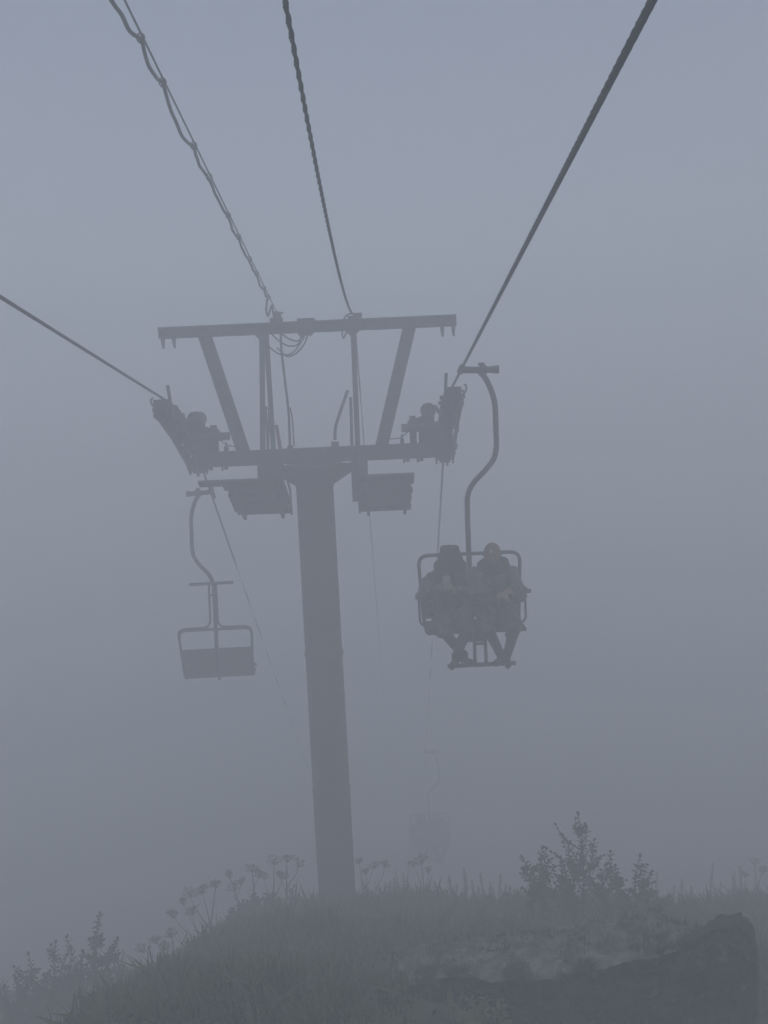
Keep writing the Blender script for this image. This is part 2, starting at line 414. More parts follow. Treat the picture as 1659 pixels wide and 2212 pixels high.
# bent rod, red stub, thin wires dropping from the beam
p = [TP(752, 843), TP(745, 862), TP(732, 900), TP(725, 925), TP(724, 950)]
tb('bent_rod', MB().tube(bez([(q.x, -0.06, q.z) for q in p], 5), 0.021, 8), 'steel', smooth=True)
tb('rod_foot', MB().box((p[-1].x, -0.06, zarm + 0.035), (0.1, 0.07, 0.07)), 'steel')
tb('red_stub', MB().bar((X(598, 918), -0.05, TP(598, 918).z), (X(606, 958), -0.05, zarm + 0.002), 0.045, 0.03), 'red')
for pts, r in (([(608, 722), (610, 760), (617, 820), (625, 890), (628, 962)], 0.016), ([(628, 880), (633, 905), (637, 964)], 0.010)):
    tb('drop_cable', MB().tube(bez([(TP(*q).x, -0.09, TP(*q).z) for q in pts], 6), r, 6), 'cable', smooth=True)
q = TP(628, 956); tb('cable_gland', MB().cyl((q.x, -0.09, zarm), (q.x, -0.09, zarm + 0.05), 0.05, 0.03, 10), 'dark')
for pts in ([(588, 722), (605, 738), (625, 748), (645, 745), (655, 722)], [(574, 740), (592, 758), (612, 767), (635, 762), (660, 730)],
            [(612, 724), (628, 734), (645, 737), (662, 722)], [(600, 752), (620, 770), (640, 764), (658, 745), (668, 722)]):
    yy = -0.08 - 0.02 * random.random()
    tb('cable_loop', MB().tube(bez([(TP(*q).x, yy + 0.04 * math.sin(i), TP(*q).z) for i, q in enumerate(pts)], 7), 0.011, 6), 'cable', smooth=True)
a, b_ = TP(644, 691), TP(682, 724)
box = tb('junction_box', MB().prism([(a.x, b_.z), (b_.x - 0.06, b_.z), (b_.x, b_.z + 0.07), (b_.x, a.z), (a.x, a.z)], -0.15, 0.07), 'dark')
tb('lid', MB().box(((a.x + b_.x) / 2 - 0.02, -0.156, (a.z + b_.z) / 2 + 0.02), (0.16, 0.01, 0.12)), 'steel', box)
# insulators / cable saddles on top of the upper beam
zt = uz + uh / 2
ins = tb('cable_saddle', MB().box((X(597, 690), 0, zt + 0.03), (0.16, 0.12, 0.055)).bar((X(597, 690), 0, zt + 0.06), (X(596, 672), 0, zt + 0.14), 0.05, 0.06), 'dark')
tb('insulator', MB().lathe((X(601, 690), -0.02, zt + 0.06), (0, 0, 1), [(0, 0.03), (0.02, 0.045), (0.035, 0.03), (0.05, 0.045), (0.065, 0.03), (0.08, 0.02)], 12), 'porcelain', ins, True)
tb('bracket', MB().bar((X(606, 680), 0, zt), (X(606, 680), 0, zt + 0.13), 0.02, 0.02).bar((X(598, 680), 0, zt + 0.12), (X(612, 680), 0, zt + 0.125), 0.02, 0.02), 'steel', ins)
ins2 = tb('cable_saddle', MB().box((X(766, 685), 0, zt + 0.02), (0.18, 0.12, 0.035)).box((X(772, 680), 0, zt + 0.055), (0.12, 0.1, 0.04)), 'dark')
tb('cable_end_loop', MB().tube(bez([(X(742, 690), -0.06, zt - 0.02), (X(748, 682), -0.06, zt + 0.04), (X(760, 678), -0.05, zt + 0.07), (X(768, 682), -0.03, zt + 0.05)], 6), 0.012, 6), 'cable', ins2, True)
tb('cable_end_loop', MB().tube(bez([(X(740, 708), -0.075, zt - 0.1), (X(740, 725), -0.075, uz - 0.14), (X(743, 731), -0.075, uz - 0.17), (X(751, 714), -0.075, uz - 0.07)], 6), 0.011, 6), 'cable', ins2, True)
# wires strapped along the beam
for pts in ([(448, 720), (545, 713), (600, 706)], [(455, 717), (550, 709), (600, 702)], [(690, 709), (740, 698), (764, 692)], [(782, 701), (830, 696), (880, 690)]):
    tb('strapped_wire', MB().tube([(TP(*q).x, -0.062, TP(*q).z) for q in pts], 0.008, 5), 'wire', gantry)

# ---- haul rope course (x constant; y, z) -------------------------------------
XR, XL = 0.897, -2.617
NEARY, FARY = 9.5, 11.05
def rope_course(side):
    s0 = -math.tan(R(7.95 if side > 0 else 9.4)); s1 = -0.93
    z0, z1 = 0.25 + CAM_H, -0.575 + CAM_H
    def f(y):
        if y <= NEARY: return z0 + s0 * (y - NEARY)
        if y >= FARY: return z1 + s1 * (y - FARY) + 0.0015 * (y - FARY) ** 2
        h = FARY - NEARY; t = (y - NEARY) / h
        return (2 * t ** 3 - 3 * t * t + 1) * z0 + (t ** 3 - 2 * t * t + t) * h * s0 + (-2 * t ** 3 + 3 * t * t) * z1 + (t ** 3 - t * t) * h * s1
    return f
ROPE_R = 0.020

def sheave_train(side):
    f = rope_course(side); xw = XR if side > 0 else XL; x = xw - TX
    tr = empty('sheave_train', (x, 0, zc_ + bh / 2), 0, tower)
    o = Vector((x, 0, zc_ + bh / 2)); RW = 0.115
    ys = np.linspace(NEARY + 0.02, FARY - 0.02, 6)
    ax = []
    for y in ys:
        sl_ = (f(y + 0.02) - f(y - 0.02)) / 0.04; n = Vector((0, -sl_, 1)).normalized()
        w = Vector((xw, y, f(y))) - n * (RW + ROPE_R - 0.015); ax.append(L(w) - o)
    for i, c in enumerate(ax):
        w = tb('wheel', MB().lathe(c - Vector((0.065, 0, 0)), (1, 0, 0), [(0, 0.05), (0.001, RW + 0.012), (0.022, RW + 0.012), (0.04, RW - 0.015), (0.09, RW - 0.015), (0.108, RW + 0.012), (0.129, RW + 0.012), (0.13, 0.05)], 22), 'rubber', tr, True)
        tb('axle', MB().cyl(c - Vector((0.155, 0, 0)), c + Vector((0.155, 0, 0)), 0.024, n=8), 'dark', tr, True)
    for k in (-1, 1):          # side plates joining wheel pairs, then an outer rocker beam
        for i in range(0, 6, 2):
            a, b_ = ax[i], ax[i + 1]; d = (b_ - a).normalized()
            tb('side_plate', MB().bar(a - d * 0.07 + Vector((k * 0.088, 0, 0)), b_ + d * 0.07 + Vector((k * 0.088, 0, 0)), 0.13, 0.02, (1, 0, 0)), 'steel', tr)
        mids = [(ax[i] + ax[i + 1]) / 2 for i in (0, 2, 4)]
        dn = Vector((k * 0.118, 0.0, -0.05))
        m_ = MB(); pts = [ax[0] + (ax[0] - ax[1]) * 0.25, mids[0], mids[1] + Vector((0, -0.02, -0.04)), mids[2], ax[5] + (ax[5] - ax[4]) * 0.2]
        for i in range(4): m_.bar(pts[i] + dn, pts[i + 1] + dn, 0.12, 0.024, (1, 0, 0))
        tb('rocker_beam', m_, 'steel', tr)
    # rope catchers: outward hooks and upright deflector fins
    for i, c in enumerate(ax):
        s = side
        m_ = MB().tube(bez([c + Vector((s * 0.12, 0.04, 0.02)), c + Vector((s * 0.165, 0.04, 0.06)), c + Vector((s * 0.18, 0.04, 0.12)), c + Vector((s * 0.15, 0.04, 0.15))], 4), 0.013, 6)

        tb('rope_catcher', m_, 'dark', tr, True)
    c = ax[0]
    tb('deflector_fin', MB().bar(c + Vector((-side * 0.09, -0.05, 0.0)), c + Vector((-side * 0.075, -0.09, 0.29)), 0.035, 0.03), 'dark', tr)
    tb('guide_block', MB().box(c + Vector((0, -0.12, 0.04)), (0.19, 0.08, 0.16)), 'dark', tr)
    # far end: rope guide hanging below the last wheel
    c = ax[5]; sd = Vector((0, 0.5, -0.7))
    tb('end_guide', MB().box(c + Vector((side * 0.01, 0.11, -0.05)), (0.15, 0.10, 0.16)).bar(c + Vector((side * 0.05, 0.1, 0.0)), c + Vector((side * 0.05, 0.2, -0.18)), 0.03, 0.03), 'dark', tr)
    # mounting: pedestal on the arm, axle cross-tube, clamps and adjusting screws on the inboard side
    cm = (ax[2] + ax[3]) / 2; s = -side
    tb('main_axle', MB().cyl(cm + Vector((s * 0.1, 0, -0.12)), cm + Vector((s * 0.62, 0, -0.12)), 0.055, n=12), 'steel', tr, True)
    ox = 0.17 if side < 0 else 0.25; oc = 0.38 if side < 0 else 0.46
    tb('pedestal', MB().box(Vector((s * 0.18, 0, 0.075)), (0.30, 0.24, 0.15)).box(Vector((s * ox, 0, 0.21)), (0.20, 0.2, 0.13)), 'steel', tr)
    hb = TP(424, 905).z if side < 0 else TP(925, 886).z
    hb -= o.z
    tb('motor_drum', MB().cyl(Vector((s * ox, -0.16, hb)), Vector((s * ox, 0.14, hb)), 0.098, n=14).box(Vector((s * ox, 0, hb - 0.14)), (0.15, 0.2, 0.2)), 'dark', tr, True)
    h2 = (TP(465, 936).z if side < 0 else TP(892, 916).z) - o.z
    tb('clamp_head', MB().cyl(Vector((s * oc, -0.10, h2)), Vector((s * oc, 0.08, h2)), 0.075, n=10).box(Vector((s * oc, 0, (h2 + 0.0) / 2)), (0.09, 0.10, abs(h2) + 0.002)).cyl(Vector((s * oc, 0, h2)), Vector((s * oc, 0, h2 + 0.11)), 0.045, n=8), 'dark', tr, True)
    tb('tie_rod', MB().cyl(Vector((s * 0.12, -0.02, hb + 0.04)), Vector((s * (oc - 0.12), -0.02, h2 + 0.06)), 0.04, n=8).cyl(Vector((s * (oc - 0.12), -0.02, h2 + 0.06)), Vector((s * oc, -0.02, h2 + 0.02)), 0.04, n=8), 'dark', tr, True)
    tb('support_leg', MB().bar(Vector((s * (oc - 0.12), 0.05, 0.0)), Vector((s * (oc - 0.13), 0.05, h2 + 0.06)), 0.09, 0.06), 'steel', tr)
    return tr
sheave_train(-1); sheave_train(1)

# ---- catwalks under the arm ---------------------------------------------------
def catwalk(side):
    if side > 0:
        nl, nr, ny_, fl, fr = (772, 1040), (893, 1017), 9.62, (783, 1105), (888, 1096)
    else:
        nl, nr, ny_, fl, fr = (486, 1042), (612, 1036), 9.62, (506, 1110), (620, 1108)
    YN, YF = 9.92, 10.86
    A, B = at(*nl, YN), at(*nr, YN); A2, B2 = at(*fl, YF), at(*fr, YF)
    zn, zf = (A.z + B.z) / 2 + 0.02, (A2.z + B2.z) / 2
    x0, x1 = (A.x + A2.x) / 2 - TX, (B.x + B2.x) / 2 - TX
    if side > 0: x0 = X(776, 1050)
    cw = empty('catwalk', ((x0 + x1) / 2, 0, (zn + zf) / 2 - tz0), 0, tower)
    o = cw.location.copy(); w = x1 - x0; nP = 8
    N = Vector((0, YN - TY, zn - tz0)) - Vector((0, o.y, o.z)); Fv = Vector((0, YF - TY, zf - tz0)) - Vector((0, o.y, o.z))
    d = (Fv - N); step = d / nP; rot = Matrix.Rotation(math.atan2(d.z, d.y), 3, 'X')
    me = MB().box((0, 0, 0), (w, step.length - 0.012, 0.035)).mesh('plank', M['wood'])
    for i in range(nP):
        pl = bpy.data.objects.new('plank', me); C.objects.link(pl); pl.parent = cw
        c = N + step * (i + 0.5)
        j = random.uniform(-0.02, 0.02); ext = 1.0
        if side < 0 and i == 0: ext = 1.0 + 0.30 / w; j = -0.15
        if side < 0 and i == nP - 1: ext = 1.0 + 0.04; j = 0.02
        pl.location = c + Vector((j, 0, random.uniform(-0.006, 0.006)))
        pl.rotation_euler = (rot.to_euler().x + random.uniform(-0.02, 0.02), random.uniform(-0.012, 0.012), random.uniform(-0.02, 0.02))
        pl.scale = (ext * random.uniform(0.985, 1.015), 1, 1)
    for k in (-0.36, 0.36):
        tb('stringer', MB().bar(N + Vector((k * w, -0.02, -0.055)), Fv + Vector((k * w, 0.02, -0.055)), 0.04, 0.07, (0, 0, 1)), 'steel', cw)
    # hanger plates from the crossarm
    hx = (X(583, 1000) if side < 0 else X(776, 1000)) - o.x
    zt_ = zc_ - bh / 2 - 0.002 - o.z; zl = (N.z + Fv.z) / 2 - 0.09
    tb('hanger_plate', MB().box((hx, -0.11, (zt_ + zl) / 2), (0.31 if side < 0 else 0.22, 0.02, zt_ - zl)), 'steel', cw)
    tb('hanger_plate', MB().box((hx, 0.11, (zt_ + zl) / 2), (0.31 if side < 0 else 0.22, 0.02, zt_ - zl)), 'steel', cw)
    # thin upright edges on the pole side
    ex = (w / 2 + 0.02) * (1 if side < 0 else -1)
    for t in (0.05, 0.95):
        c = N.lerp(Fv, t)
        tb('edge_post', MB().bar(Vector((ex, c.y, c.z - 0.06)), Vector((ex, c.y, c.z + 0.32)), 0.028, 0.028), 'steel', cw)
    tb('edge_rail', MB().bar(Vector((ex, N.y, N.z + 0.30)), Vector((ex, Fv.y, Fv.z + 0.30)), 0.026, 0.026), 'steel', cw)
    tb('toe_board', MB().bar(N + Vector((ex, 0, 0.03)), Fv + Vector((ex, 0, 0.03)), 0.02, 0.10, (0, 0, 1)), 'wood', cw)
catwalk(-1); catwalk(1)

# ------------------------------------------------------------------ ropes and cables
def twisted(name, course, y0, y1, fine0, fine1, r, lobes, lay, m, label, cat, group=None, depth=0.22, ampl=None):
    """stranded rope: lobed section that turns along its length"""
    ysf = np.arange(fine0, fine1, lay / 10); ys = list(np.arange(y0, fine0, 1.0)) + list(ysf) + list(np.arange(fine1, y1, 1.0)) + [y1]
    P = [Vector((course[0](y), y, course[1](y))) for y in ys]
    n = lobes * 4; b = MB(); s = 0.0
    for i, p in enumerate(P):
        if i: s += (P[i] - P[i - 1]).length
        t = (P[min(i + 1, len(P) - 1)] - P[max(i - 1, 0)]).normalized()
        x = Vector((1, 0, 0)); x = (x - t * x.x).normalized(); u = t.cross(x)
        for k in range(n):
            a = 2 * math.pi * k / n
            rr = r * (1 - depth * (0.5 - 0.5 * math.cos(lobes * a)))
            a2 = a + 2 * math.pi * s / lay / (1 if lobes > 2 else 1)
            b.v.append(tuple(p + (x * math.cos(a2) + u * math.sin(a2)) * rr))
    for i in range(len(P) - 1):
        for k in range(n):
            k2 = (k + 1) % n; b.f.append((i * n + k, i * n + k2, (i + 1) * n + k2, (i + 1) * n + k))
    b.f.append(tuple(range(n - 1, -1, -1))); b.f.append(tuple((len(P) - 1) * n + k for k in range(n)))
    o = b.build(name, M[m], smooth=True); tag(o, label, cat, group); return o
for side, xw, lab in ((1, XR, 'thick steel haul rope running over the tower to the occupied chair'), (-1, XL, 'thick steel haul rope on the side of the empty chair')):
    twisted('haul_rope', (lambda y, xw=xw: xw, rope_course(side)), -20, 44, -1, 13, ROPE_R + 0.002, 6, 0.30, 'rope', lab, 'rope', 'haul ropes of the lift', 0.13)

# twisted two-strand cable over the middle of the tower
zt_w = zt + tz0
pm = [(at(765, 680, TY).x, TY, zt_w + 0.06)]
XM = pm[0][0]
_my = [2.6, 2.97, 4.035]; 
def mid_z(y):
    pts = [(-44, CAM_H + 9.5), (-10, CAM_H + 3.0), (0, CAM_H + 1.75)]
    ctrl = []
    for q in ((612, 0), (650, 170), (672, 290), (690, 400), (705, 480), (722, 560), (745, 630)):
        dr = RIGHT * ((q[0] - PW / 2) / FPX) - UP * ((q[1] - PH / 2) / FPX) + FWD
        s = XM / dr.x; w = CAMPOS + dr * s; ctrl.append((w.y, w.z))
    ctrl.append((TY, zt_w + 0.06))
    return ctrl
_mc = mid_z(0)
_co = np.polyfit([c[0] for c in _mc], [c[1] for c in _mc], 2, w=[1] * (len(_mc) - 1) + [50])
def midf(y):
    if y <= TY: return float(np.polyval(_co, y))
    return zt_w + 0.06 - 0.75 * (y - TY) - 0.02 * (y - TY) ** 2 * 0
twisted('signal_cable', (lambda y: XM, midf), -12, 40, 0.5, 11.5, 0.0185, 2, 0.17, 'cable',
        'dark twisted two-strand cable sagging to the middle of the gantry beam', 'cable', None, 0.42)
# taut messenger wire with a heavier cable tied to it
pw = Vector((at(598, 686, TY).x, TY, zt_w + 0.14))
q0 = at(262, 0, 4.561)
def messf(y):
    if y <= TY: return pw.z + (q0.z - pw.z) * (y - TY) / (q0.y - TY) + 0.0
    return pw.z - 0.80 * (y - TY)
XW = pw.x
mw = MB().tube([(XW, y, messf(y)) for y in [-16, -10, 0, 4, 8, TY]], 0.007, 6).build('messenger_wire', M['wire'], smooth=True)
tag(mw, 'thin taut wire carrying a looser wavy cable down to the gantry beam', 'wire')
ties = [-9, -7, -5, -3, -1, 1.2, 2.9, 4.05, 4.86, 5.3, 6.1, 6.6, 7.35, 7.85, 8.45, 8.9, 9.4, 9.75]
pts = []
rr_ = random.Random(5)
for a, b_ in zip(ties[:-1], ties[1:]):
    gap = b_ - a; sag = (0.075 if b_ < 5 else 0.042) * min(1.0, gap) * rr_.choice((0.25, 0.45, 0.8, 1.0, 1.3))
    for k in range(6):
        t = k / 6; y = a + gap * t
        w = 4 * t * (1 - t) * (1 + 0.5 * (t - 0.4)); pts.append((XW - 0.012 - 0.45 * sag * w + rr_.uniform(-.005, .005), y, messf(y) - 0.020 - sag * w * rr_.uniform(0.75, 1.2)))
pts += [(XW - 0.02, 9.75, messf(9.75) - 0.02), (XW - 0.05, 9.80, messf(9.8) - 0.14), (XW - 0.045, 9.88, messf(9.88) - 0.20), (XW - 0.03, 9.97, messf(9.97) - 0.12), (XW - 0.01, 10.05, messf(10.05) - 0.02),
        (XW - 0.01, 10.15, messf(10.15) - 0.12), (XW - 0.0, 10.27, messf(10.27) - 0.17), (XW, 10.36, zt_w + 0.07)]
lc = MB().tube(bez(pts, 3), 0.0125, 7).build('lashed_cable', M['cable'], smooth=True)
tag(lc, 'wavy black cable tied under the thin taut wire', 'cable')
for t in ties[5:]:
    c = Vector((XW - 0.008, t, messf(t) - 0.013))
    MB().tube([c + Vector((0.022 * math.cos(a), 0.01 * math.sin(3 * a), 0.028 * math.sin(a))) for a in np.linspace(0, 2 * math.pi, 10)], 0.005, 5).build('cable_tie', M['cable'], lc)

# ------------------------------------------------------------------ chairs
def rounded(pts, rad, k=5):
    P = [Vector(p) for p in pts]; out = [P[0]]
    for i in range(1, len(P) - 1):
        a = (P[i - 1] - P[i]); c = (P[i + 1] - P[i]); r = min(rad, a.length * 0.49, c.length * 0.49)
        s, e = P[i] + a.normalized() * r, P[i] + c.normalized() * r
        for j in range(k + 1):
            t = j / k; out.append(s * (1 - t) ** 2 + P[i] * 2 * t * (1 - t) + e * t * t)
    out.append(P[-1]); return out

HANG = 2.80     # rope to seat
def make_chair(name, down):
    """local frame: origin on the seat under the rope, x to the side, front towards -y"""
    ch = empty(name)
    z = lambda q: HANG + q                       # q measured from the rope (negative downwards)
    c = lambda nm, b, m='chair', par=ch, sm=True: b.build(nm, M[m], par, sm)
    yb = 0.22                                    # plane of the backrest
    GX_ = -0.055; sl_g = -0.14 if down else 0.93  # the jaw follows the rope's slope
    # grip clamped on the rope
    grip = c('grip', MB().cyl((GX_, -0.11, z(-0.11 * sl_g)), (GX_, 0.11, z(0.11 * sl_g)), 0.036, n=10).cyl((GX_ + 0.01, 0, z(-0.005)), (0.15, 0, z(-0.015)), 0.036, n=10).lathe((0.145, 0, z(-0.012)), (1, 0, -0.03), [(0, 0.04), (0.02, 0.052), (0.06, 0.052), (0.08, 0.035), (0.12, 0.036), (0.19, 0.047), (0.205, 0.04)], 12), 'dark')
    c('spring_cap', MB().cyl((0.165, 0, z(0.03)), (0.165, 0, z(0.062)), 0.035, n=8), 'dark', grip)
    hp = [(0.14, 0, z(-0.03)), (0.20, 0.0, z(-0.10)), (0.265, 0.01, z(-0.24)), (0.302, 0.02, z(-0.40)), (0.308, 0.04, z(-0.62)), (0.312, 0.06, z(-0.84)), (0.285, 0.09, z(-0.98)),
          (0.19, 0.12, z(-1.11)), (0.065, 0.15, z(-1.24)), (0.0, 0.18, z(-1.37)), (-0.012, 0.20, z(-1.55)), (-0.006, 0.235, z(-2.0)), (0.0, 0.25, z(-2.55)), (0, 0.25, z(-2.80))]
    c('hanger', MB().tube(bez(hp, 5), 0.031, 12))
    # back frame: a hoop round the backrest, returning under the seat
    zt_, zl = z(-2.07), z(-2.86)
    hoop = rounded([(-0.53, -0.12, zl), (-0.545, yb, zl), (-0.585, yb + 0.05, zt_), (0.585, yb + 0.05, zt_), (0.545, yb, zl), (0.53, -0.12, zl)], 0.12)
    c('back_frame', MB().tube(hoop, 0.021, 10))
    for i in range(4):
        zz = z(-2.43 - 0.105 * i); t = (zz - zl) / (zt_ - zl)
        c('back_slat', MB().box((0, yb - 0.012 + 0.05 * t, zz), (1.09, 0.022, 0.098)), 'seat', sm=False)
    for i in range(5):
        c('seat_slat', MB().box((0, -0.22 + 0.095 * i, z(-2.80) - 0.012 - 0.006 * i), (1.06, 0.088, 0.024)), 'seat', sm=False)
    for k in (0.0,):
        c('seat_bearer', MB().bar((k, -0.25, z(-2.80) - 0.045), (k, 0.22, z(-2.80) - 0.070), 0.04, 0.035, (0, 0, 1)), sm=False)
    c('front_rail', MB().tube([(-0.54, -0.26, z(-2.83)), (0.54, -0.26, z(-2.83))], 0.022, 10))
    c('centre_bracket', MB().box((0.0, -0.20, z(-2.90)), (0.20, 0.05, 0.12)), sm=False)
    # restraint bar: lap hoop + two rods + footrest; built lowered, then turned up about its pivots
    piv = Vector((0, yb, z(-2.44)))
    rb = empty('restraint_bar', piv, 0, ch)
    if down:
        lap = rounded([(-0.575, 0, 0.0), (-0.575, -0.46, 0.03), (0.575, -0.46, 0.03), (0.575, 0, 0.0)], 0.10)
        for k in (-1, 1):
            c('side_loop', MB().tube(rounded([(k * 0.575, -0.10, 0.0), (k * 0.60, -0.12, -0.10), (k * 0.60, -0.16, -0.36), (k * 0.55, -0.20, -0.39)], 0.05), 0.014, 8), par=rb)
        c('lap_bar', MB().tube(lap, 0.018, 10), par=rb)
        for k in (-0.06, 0.06):
            c('rod', MB().tube(rounded([(k, -0.46, 0.03), (k + 0.03, -0.50, -0.35), (k + 0.03, -0.52, -0.74)], 0.06), 0.018, 8), par=rb)
        c('rod_tie', MB().tube([(-0.03, -0.512, -0.52), (0.09, -0.512, -0.52)], 0.016, 8), par=rb)
        c('footrest', MB().tube([(-0.33, -0.52, -0.755), (0.41, -0.52, -0.755)], 0.024, 10), par=rb)
        c('end_knob', MB().cyl((0.555, -0.46, 0.03), (0.605, -0.46, 0.03), 0.022, n=8), par=rb)
    else:
        for k in (-1, 1):
            pth = rounded([(k * 0.565, 0.02, -0.02), (k * 0.585, 0.085, 0.40), (k * 0.06, 0.09, 0.415), (k * 0.055, 0.0, 1.06)], 0.11)
            c('lap_bar', MB().tube(pth, 0.018, 10), par=rb)
        c('rod_tie', MB().tube([(-0.058, 0.03, 0.90), (0.058, 0.03, 0.90)], 0.014, 8), par=rb)
        c('footrest', MB().tube([(-0.33, 0.0, 1.07), (0.36, 0.0, 1.07)], 0.024, 10), par=rb)
    return ch
fR, fL = rope_course(1), rope_course(-1)
def hang(ch, xw, f, Y, rz=0.0, tilt=0.0):
    ch.location = (xw, Y, f(Y) - HANG); ch.rotation_euler = (0, tilt, rz)
chair = make_chair('lift_chair', True); hang(chair, XR + 0.055, fR, 8.4)
tag(chair, 'two-seat lift chair with lowered safety bar carrying two riders before the tower', 'lift chair', 'chairs on the lift')
chair_e = make_chair('lift_chair', False); hang(chair_e, XL - 0.03, fL, 11.62, math.pi + 0.03)
chair_e.scale = (0.95, 1, 1)
tag(chair_e, 'empty lift chair seen from behind with its safety bar raised', 'lift chair', 'chairs on the lift')
chair_f = copy_tree(chair); hang(chair_f, XR + 0.055, fR, 21.2)
chair_f['label'] = 'faint lift chair with riders farther down the slope, nearly lost in fog'

# ------------------------------------------------------------------ people
def remesh(b, name, voxel, smooth_it=4):
    me = bpy.data.meshes.new('tmp'); me.from_pydata(b.v, [], b.f); me.update()
    ob = bpy.data.objects.new('tmp', me); C.objects.link(ob)
    md = ob.modifiers.new('r', 'REMESH'); md.mode = 'VOXEL'; md.voxel_size = voxel; md.use_smooth_shade = True
    if smooth_it:
        sm = ob.modifiers.new('s', 'SMOOTH'); sm.factor = 0.5; sm.iterations = smooth_it
    dg = bpy.context.evaluated_depsgraph_get()
    out = bpy.data.meshes.new_from_object(ob.evaluated_get(dg)); out.name = name
    bpy.data.objects.remove(ob); bpy.data.meshes.remove(me)
    return out

class Body:
    """limbs as tapered capsules and ellipsoids, fused into one skin; each piece carries its material"""
    def __init__(s): s.b = MB(); s.pr = []
    def cap(s, a, b, ra, rb, m):
        a, b = Vector(a), Vector(b); s.b.sphere(a, ra, 12, 8); s.b.sphere(b, rb, 12, 8); s.b.tube([a, b], [ra, rb], 12)
        s.pr.append((a, b, ra, rb, m)); return s
    def chain(s, pts, rs, m):
        for i in range(len(pts) - 1): s.cap(pts[i], pts[i + 1], rs[i], rs[i + 1], m)
        return s
    def ell(s, c, r, sc, m, rot=None):
        c = Vector(c); s.b.sphere(c, r, 18, 12, sc, rot); k = r * (sc[0] * sc[1] * sc[2]) ** (1 / 3); s.pr.append((c, c, k, k, m)); return s
    def mesh(s, name, voxel, mats, it=3):
        me = remesh(s.b, name, voxel, it)
        for m in mats: me.materials.append(M[m])
        n = len(me.polygons); cen = np.empty(n * 3); me.polygons.foreach_get('center', cen); cen = cen.reshape(-1, 3)
        best = np.full(n, 1e9); idx = np.zeros(n, int)
        for a, b, ra, rb, m in s.pr:
            a_, d = np.array(a), np.array(b - a); L2 = d @ d
            t = np.clip((cen - a_) @ d / L2, 0, 1) if L2 > 1e-9 else np.zeros(n)
            dist = np.linalg.norm(cen - a_ - t[:, None] * d, axis=1) - (ra + (rb - ra) * t)
            k = dist < best; best[k] = dist[k]; idx[k] = mats.index(m)
        me.polygons.foreach_set('material_index', idx.astype(np.int32)); me.polygons.foreach_set('use_smooth', [True] * n)
        me.update(); return me

def hand(B, wrist, pdir, palm, thumb_side, curl=0.7):
    """palm box + five fingers; pdir: pointing direction, palm: palm normal"""
    d = Vector(pdir).normalized(); n = Vector(palm); n = (n - d * n.dot(d)).normalized(); s = d.cross(n) * thumb_side
    w = Vector(wrist)
    B.chain([w, w + d * 0.035], [0.026, 0.03], 'skin')
    for k in (-1, 0, 1): B.cap(w + d * 0.02 + s * k * 0.02, w + d * 0.085 + s * k * 0.024, 0.017, 0.015, 'skin')
    for k, ln in ((-1.5, 0.058), (-0.5, 0.072), (0.5, 0.078), (1.5, 0.070)):
        p = w + d * 0.088 + s * k * 0.0185; dd = d.copy()
        rr = 0.0088; pts = [p]
        for j in range(3):
            pts.append(pts[-1] + dd * ln / 3 * (1.15 - 0.12 * j)); dd = (dd + n * curl).normalized()
        B.chain(pts, [rr + 0.001, rr, rr * 0.95, rr * 0.85], 'skin')
    t0 = w + d * 0.025 + s * 0.032; td = (d * 0.7 + s * 0.7 + n * 0.25).normalized()
    B.chain([t0, t0 + td * 0.035, t0 + (td * 0.9 + n * 0.4).normalized() * 0.065], [0.0135, 0.011, 0.009], 'skin')

def legs(B, hipx, knees, ankles, toes, m='trousers'):
    for (k, kn, an, to) in zip((-1, 1), knees, ankles, toes):
        h = Vector((hipx + k * 0.085, 0.06, 0.11)); kn, an, to = Vector(kn), Vector(an), Vector(to)
        B.chain([h, h.lerp(kn, 0.5), kn], [0.088, 0.083, 0.064], m)
        B.chain([kn, kn.lerp(an, 0.3), an], [0.062, 0.060, 0.045], m)
        B.cap(an + Vector((0, 0, 0.02)), an - Vector((0, 0, 0.015)), 0.046, 0.043, m)
        heel = an + (an - to).normalized() * 0.035 + Vector((0, 0, -0.045))
        B.chain([heel, an.lerp(to, 0.5) + Vector((0, 0, -0.025)), to], [0.038, 0.040, 0.034], 'shoe')
        B.chain([heel + Vector((0, 0, -0.026)), to + Vector((0, 0, -0.022))], [0.026, 0.024], 'sole')

